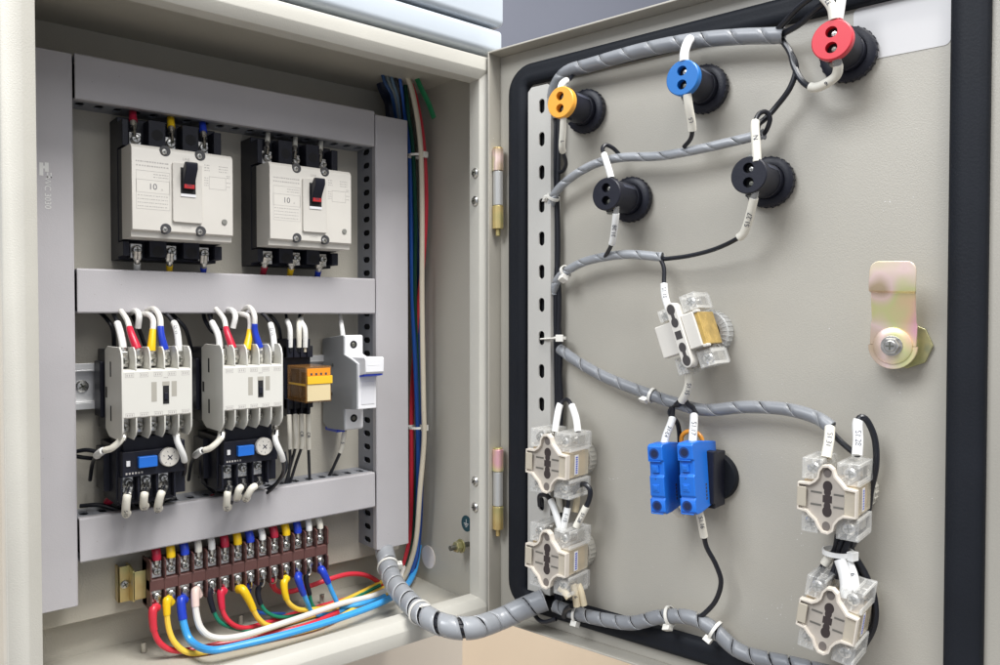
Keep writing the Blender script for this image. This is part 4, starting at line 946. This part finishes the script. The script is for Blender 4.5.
# ---------------------------------------------------------------- the thick wrapped cable from cabinet to door
GS = 'cable runs in grey spiral wrap'
pts = [C(383, 530, 112), C(385, 553, 98), C(393, 581, 62), C(409, 602, 20), C(426, 616.5, -14), C(447, 626, -36), C(472, 628, -46), C(498, 620, -44), D(524, 608, 28), D(544, 600, 16)]
_, big = spiral('thick grey spiral wrapped cable crossing from the cabinet to the door', pts, 8.9, wrapp, GS, pitch=17, gap=.7, nw=7, gaps=((.42, .72, 3.4), (.25, .42, 1.8)))
def tie_on(label, path, f, r, head, group):
    i = int(f*(len(path)-1)); i = max(1, min(len(path)-2, i)); cable_tie(label, path[i], path[i+1]-path[i-1], r, head, group)
V = lambda *a: Vector(a)
GT = 'nylon ties on the wrapped cables'
tie_on('pale tie round the thick wrapped cable where it leaves the duct', big, .17, 9.4, V(.8, -.5, .1), GT)
tie_on('pale tie with square head on the middle of the thick wrapped cable', big, .52, 9.4, V(-.1, -.8, .8), GT)

# ================================================================ cables and wires on the door
_, s1 = spiral('spiral wrapped cable along the top of the door, above the lamps', [D(553, 118, 8), D(554, 92, 10), D(566, 73, 14), D(592, 64.5, 16), D(640, 51, 18), D(688, 41.5, 18), D(735, 37, 17), D(783, 35.5, 16)], 4.7, wrapm, GS, pitch=21)
_, s2 = spiral('spiral wrapped cable arching above the two black lamps', [D(550, 207, 10), D(556, 192, 13), D(572, 177, 16), D(595, 164, 17), D(622, 157.5, 17), D(660, 156, 17), D(700, 149, 17), D(735, 141, 16), D(764, 134, 15)], 3.4, wrapp, GS, pitch=18)
_, s3 = spiral('short spiral wrapped cable above the tilted contact block', [D(553, 292, 9), D(558, 279, 12), D(570, 269, 15), D(590, 260, 16), D(625, 254.5, 16), D(662, 257, 15)], 3.5, wrapp, GS, pitch=17)
_, s4 = spiral('spiral wrapped cable sagging across the middle of the door', [D(560, 349, 10), D(578, 362, 13), D(605, 377, 15), D(640, 391, 16), D(672, 402, 16), D(705, 410, 16), D(745, 407, 15), D(785, 409, 16), D(815, 417, 18), D(831, 427, 20)], 3.7, wrapm, GS, pitch=19)
_, s5 = spiral('spiral wrapped cable along the bottom edge of the door', [D(556, 606, 12), D(572, 612, 14), D(600, 619, 15), D(632, 623, 15), D(660, 617, 15), D(688, 617, 15), D(712, 628, 15), D(733, 647, 15), D(752, 656, 15), D(790, 664, 15), D(840, 676, 15)], 5.3, wrapm, GS, pitch=14, gap=.9)
GD = 'nylon ties on the door'
nh = -1*DE
tie_on('tie holding the upper arched cable to the slotted rail', s2, .05, 4.6, -DE+DN*.2, GD)
tie_on('tie on the short wrapped cable above the tilted block', s3, .22, 4.7, V(0, 0, -1)+DN*.6, GD)
p = D(560, 338, 12); cable_tie('tie reaching from a rail slot to the hanging black wires', p, (0, 0, 1), 4.2, DE*.6+DN, GD)
b = MB(p); a, c = D(541, 339, 15), D(558, 338, 17); b.tube([a, a.lerp(c, .5), c], 1.5, 8, flat=.5); tag(b.build('nylon_strap', tiem, loc=p), 'pale nylon strap running out of a rail slot', 'strap')
tie_on('tie at the left end of the bottom wrapped cable', s5, .10, 6.6, V(0, 0, -1)+DN*.5, GD)
tie_on('tie on the bottom wrapped cable where a black wire joins it', s5, .47, 6.6, V(0, 0, -1)+DN*.5, GD)
tie_on('tie on the bottom wrapped cable at its lowest bend', s5, .625, 6.6, -DE*.6+V(0, 0, -1)+DN*.6, GD)
tie_on('tie beneath the tilted block where the sagging cable branches', s4, .42, 4.9, V(0, 0, -.6)-DE*.8+DN*.5, GD)
cable_tie('large white tie between the two right hand contact blocks', D(838, 552, 24), (0, 0, 1), 8.5, DE*1.0+DN*.35, GD, strap=3, hm=sleevew)

GW2 = 'black control wires on the door'
def dw(lab, pts, r=1.6, sl=(), tx=(), m=None, g=GW2): return wire('control_wire', lab, 'wire', [D(*p) for p in pts], r, m or blackg, sl, g, 1.2, texts=tx)
# orange lamp
dw('wire with white sleeve from the top of the orange lamp', [(560, 90, 36), (562, 84, 34), (566, 81, 28), (570, 79, 20), (574, 74, 14)], sl=[('marker_sleeve', 0, .45, 2.6, sleevew)])
dw('wire with pale marker hanging from the orange lamp', [(563.5, 117, 36), (563, 130, 33), (562, 146, 28), (563, 152, 22), (566, 163, 14), (563, 171, 9), (554, 173, 6)], sl=[('marker_sleeve', .0, .47, 2.7, sleeve)], tx=(('L', .3, 3, 2.75, False),))
# blue lamp
dw('wire with white sleeve from the top of the blue lamp', [(684, 62, 38), (684.5, 52, 36), (688, 42, 30), (692, 38, 20), (695, 40, 12)], sl=[('marker_sleeve', 0, .62, 3.2, sleevew)])
dw('wire with pale marker hanging from the blue lamp', [(687, 94, 37), (689, 108, 34), (692, 126, 28), (691, 138, 24), (684, 147, 20)], sl=[('marker_sleeve', .0, .62, 3.0, sleeve)], tx=(('L5', .45, 3, 3.1, True),))
# red lamp
dw('left of two pale sleeves above the red lamp', [(834, 20, 38), (832, 8, 38), (824, -3, 38), (812, -14, 38)], sl=[('marker_sleeve', 0, .95, 3.0, sleeve)], tx=(('32', .4, 3, 3.1, False),))
dw('right of two pale sleeves above the red lamp', [(838, 20, 36), (840, 8, 34), (842, -8, 30), (842, -20, 30)], sl=[('marker_sleeve', 0, .95, 2.9, sleevew)])
dw('wire with pale marker bent left under the red lamp', [(836, 58, 36), (838, 68, 32), (834, 78, 28), (816, 87.5, 24), (803, 82, 20), (794, 66, 17), (790, 52, 16), (780, 37, 14)], r=2.0, sl=[('solder_joint', 0, .14, 2.9, clear), ('marker_sleeve', .06, .40, 3.0, sleeve)], tx=(('6', .24, 3, 3.1, False),))
dw('black wire rising from the top cable toward the upper edge, left one', [(771, 37, 15), (785, 22, 22), (800, 6, 28), (822, -10, 34)], r=2.0)
dw('black wire rising from the top cable toward the upper edge, right one', [(779, 36, 15), (800, 24, 22), (815, 10, 28), (838, -8, 34)], r=2.0)
dw('black wire dropping from the top cable to the loop over a black lamp', [(780, 38, 13), (790, 52, 16), (796, 68, 17), (790, 88, 17), (776, 107, 16), (766, 118, 17), (759, 124, 20), (757, 130, 23)], r=1.9)
# black lamp left
dw('wire looping from the top of the left black lamp', [(612, 181, 38), (609, 170, 36), (604.5, 156, 30), (602.5, 149, 26), (606, 145, 22), (613, 148, 18), (619, 154, 14)], sl=[('marker_sleeve', .05, .52, 2.5, sleevew)])
dw('wire with printed marker under the left black lamp', [(616.5, 206, 36), (615.5, 220, 33), (613, 239, 27), (610, 248, 23), (605, 257, 18)], sl=[('solder_joint', 0, .16, 2.3, clear), ('marker_sleeve', .12, .66, 2.6, sleevew)], tx=(('31.28', .40, 3.4, 2.7, True),))
# black lamp right
dw('wire looping into the top of the right black lamp', [(757, 162, 38), (756, 144, 36), (755, 124, 32), (759, 114, 26), (766, 112, 22), (770, 119, 20), (766, 131, 18), (760, 137, 14)], sl=[('marker_sleeve', .0, .46, 2.9, sleeve)], tx=(('N', .25, 3.6, 3.0, True),))
dw('wire with printed marker running left from the right black lamp', [(755, 189, 37), (754, 198, 35), (746, 228, 26), (738, 238, 23), (715, 249, 19), (688, 256, 17), (660, 259.5, 15)], sl=[('solder_joint', 0, .1, 2.6, clear), ('marker_sleeve', .06, .36, 2.9, sleeve)], tx=(('S1.27', .21, 3.6, 3.0, True),))
# tilted block
dw('wire with printed marker entering the tilted contact block', [(660, 258, 15), (664, 268, 17), (664, 282, 20), (665, 296, 24), (669, 310, 30)], sl=[('marker_sleeve', .48, 1, 2.7, sleevew)], tx=(('S1.18', .68, 3.2, 2.8, False),))
dw('wire with pale marker leaving the tilted contact block', [(686, 364, 30), (689, 376, 30), (688, 388, 28), (683, 399, 24), (678, 405, 20), (670, 406, 16)], sl=[('marker_sleeve', .05, .66, 3.0, sleeve)], tx=(('S1.15', .36, 3.4, 3.1, False),))
dw('black wire curling under the pale marker toward the branch', [(684, 398, 23), (688, 404, 22), (694, 409, 20), (696, 418, 22), (695, 426, 24)], r=1.8)
dw('black wire running down to the left blue block', [(679, 402, 20), (672, 408, 18), (670, 414, 18), (678, 425, 16), (680, 450, 15), (681, 500, 14)], r=1.8)
# blue blocks
dw('bent white marker above the left blue block', [(673, 409, 20), (672, 420, 26), (666, 436, 32), (663, 450, 36)], sl=[('marker_sleeve', .25, 1, 2.7, sleevew)], tx=(('31-L4', .6, 2.8, 2.8, False),))
dw('straight white marker above the right blue block', [(694, 412, 20), (694, 420, 26), (693, 436, 32), (692, 452, 36)], sl=[('marker_sleeve', .12, 1, 2.9, sleevew)], tx=(('S1.17', .5, 3.6, 3.0, False),))
dw('black wire curving down from the right blue block to the bottom cable', [(698, 506, 30), (701, 520, 28), (704, 536, 24), (707, 548, 22), (716, 565, 19), (721, 582, 17), (716, 600, 16), (705, 613, 16), (692, 622, 18)], r=1.75, sl=[('marker_sleeve', .0, .24, 2.8, sleeve)], tx=(('S1.16', .11, 3.2, 2.9, False),))
dw('short pale marker tucked under the blue blocks', [(673, 505, 28), (678, 513, 24), (682, 515, 20)], sl=[('marker_sleeve', .0, 1, 2.7, sleeve)])
# left contact blocks
dw('black arc with two white sleeves on the upper left contact block', [(555, 432, 32), (557, 418, 28), (560, 405, 22), (566, 399.5, 20), (571, 404, 22), (576, 418, 26), (578, 432, 30)], sl=[('marker_sleeve', .0, .38, 2.8, sleevew), ('marker_sleeve', .62, 1, 2.8, sleevew)])
dw('black wire with white sleeve slanting into the bottom left block, from the left', [(540, 506, 20), (540, 496, 22), (546, 495, 24), (552, 503, 28), (557, 517, 32), (561, 531, 34)], r=2.1, sl=[('marker_sleeve', .5, 1, 2.8, sleevew)])
dw('white marker between the two left contact blocks, standing upright', [(569, 497, 30), (567.5, 508, 31), (565, 520, 33), (562, 532, 34)], sl=[('marker_sleeve', .3, 1, 2.8, sleevew)], tx=(('1-15', .6, 3, 2.9, False),))
dw('black arc with printed sleeve on the bottom left contact block', [(572, 497, 24), (576, 488, 25), (584, 484, 26), (590, 490, 26), (589, 500, 26), (584, 511, 28), (576, 527, 30)], r=2.1, sl=[('marker_sleeve', .68, 1, 2.8, sleeve)], tx=(('S1.28', .84, 3, 2.9, False),))
dw('yellowed sleeve just below the upper left block, left one', [(557, 492, 24), (559, 500, 24), (560, 512, 24)], sl=[('marker_sleeve', .0, 1, 2.6, sleeve)])
dw('yellowed sleeve just below the upper left block, right one', [(576, 488, 20), (577, 500, 20), (575, 512, 22)], sl=[('marker_sleeve', .0, 1, 2.7, sleevey)])
dw('yellowed sleeve below the bottom left block, slanting one', [(560, 588, 38), (564, 591, 38), (569, 598, 38)], sl=[('marker_sleeve', .0, 1, 2.8, sleevey)])
dw('yellowed sleeve below the bottom left block, middle one', [(573, 584, 30), (575, 592, 30), (577, 606, 28)], sl=[('marker_sleeve', .0, 1, 2.8, sleevey)], tx=(('6', .55, 3, 2.9, False),))
dw('yellowed sleeve below the bottom left block, right one', [(578, 584, 26), (581, 592, 26), (584, 605, 24)], sl=[('marker_sleeve', .0, 1, 2.7, sleevey)])
dw('black wire loop beside the end of the thick wrapped cable', [(546, 603, 14), (537, 607, 16), (535, 615, 18), (543, 622, 20), (556, 619, 18)], r=1.8)
dw('black wire curving off the bottom left block into the bottom cable', [(572, 606, 24), (566, 610, 20), (564, 617, 18)], r=2.2)
for i, (x0, x1_) in enumerate(((553, 555), (556, 558), (558, 556), (554.5, 553))):
    dw(['outermost', 'second', 'third', 'innermost'][i]+' black wire running down behind the slotted rail', [(x0+1, 112, 7), (x0, 170, 5+i), (x1_, 240, 6), (x0+1, 300, 5+i), (x1_+2, 350, 7), (x0+3, 400, 6), (x1_+3, 460, 5), (x0+2, 540, 6), (x1_+4, 600, 9)], r=2.3, g='black wires running down behind the slotted rail')
# right contact blocks
dw('pale marker from the end of the sagging cable into the upper right block', [(830, 426, 22), (829, 440, 28), (826, 458, 34)], sl=[('marker_sleeve', .05, 1, 3.2, sleeve)], tx=(('S1.31', .5, 3.4, 3.3, False),))
dw('black loop with printed marker over the upper right block', [(857, 456, 34), (858, 440, 28), (857.5, 424, 24), (861, 417, 22), (868, 422, 20), (875, 440, 17), (876, 465, 15), (871, 490, 12), (868, 510, 10), (860, 535, 14)], r=2.0, sl=[('marker_sleeve', .0, .22, 3.1, sleevew)], tx=(('S1.28', .11, 3.6, 3.2, True),))
dw('black wire crossing from the sagging cable to the printed marker', [(828, 428, 18), (840, 441, 18), (854, 453, 18)], r=1.9)
dw('black wire gathered under the tie, left one', [(838, 535, 22), (835, 550, 22), (826, 562, 22), (818, 575, 20), (812, 590, 18)], r=2.0, sl=[('marker_sleeve', .3, .5, 2.9, sleeve)])
dw('black wire gathered under the tie, middle one', [(846, 532, 22), (840, 548, 24), (836, 565, 24), (830, 580, 26)], r=2.0)
dw('black wire gathered under the tie, front one', [(852, 533, 24), (846, 548, 26), (842, 560, 26), (836, 578, 26)], r=2.0)
dw('black wire swinging right around the bottom right block', [(848, 535, 16), (852, 552, 14), (864, 572, 12), (874, 598, 10), (874, 625, 10), (862, 648, 10), (850, 664, 12)], r=2.2)
dw('second black wire swinging right, inside the first', [(845, 545, 16), (852, 562, 14), (864, 590, 9), (867, 620, 8), (858, 645, 8), (848, 664, 10)], r=2.2)
dw('thick white sleeve standing on the bottom right block', [(840, 560, 30), (844, 572, 32), (846, 585, 34), (845, 598, 36)], r=1.8, sl=[('marker_sleeve', .0, 1, 3.6, sleevew)])
dw('second white sleeve beside the thick one on the bottom right block', [(848, 562, 26), (853, 575, 28), (855, 590, 30)], r=1.8, sl=[('marker_sleeve', .0, 1, 3.0, sleevew)], tx=(('6', .5, 3, 3.1, False),))
dw('black wire end drooping below the upper right block', [(843, 526, 30), (850, 530, 28), (855, 536, 24), (852, 545, 22)], r=2.4)

# ================================================================ light
def area(name, loc, target, size, energy, col=(1, 1, 1), sy=None):
    l = bpy.data.lights.new(name, 'AREA'); l.energy = energy; l.color = col; l.size = size
    if sy: l.shape = 'RECTANGLE'; l.size_y = sy
    o = bpy.data.objects.new(name, l); COL.objects.link(o); o.location = Vector(loc)*S
    o.rotation_euler = (Vector(target)-Vector(loc)).to_track_quat('-Z', 'Y').to_euler(); return o
area('ceiling_lamp', (330, -900, 1850), (200, 0, 250), .75, 47, (1, .985, .96))
area('door_fill_light', (-1700, -230, 2000), (400, -200, 250), 1.2, 64, (.93, .96, 1))  # area light added at the left to brighten the door
area('front_fill_light', (150, -1900, 2000), (200, 0, 250), 1.6, 24, (1, .99, .97))  # soft frontal fill, added to stand in for light bounced around the room
w = bpy.data.worlds.new('World'); SC.world = w; w.use_nodes = True
w.node_tree.nodes['Background'].inputs['Color'].default_value = (.86, .90, 1, 1); w.node_tree.nodes['Background'].inputs['Strength'].default_value = .42
SC.view_settings.view_transform = 'Standard'; SC.view_settings.look = 'None'; SC.view_settings.exposure = 0; SC.view_settings.gamma = 1
SC.render.engine = 'CYCLES'; SC.cycles.max_bounces = 10; SC.cycles.transparent_max_bounces = 24
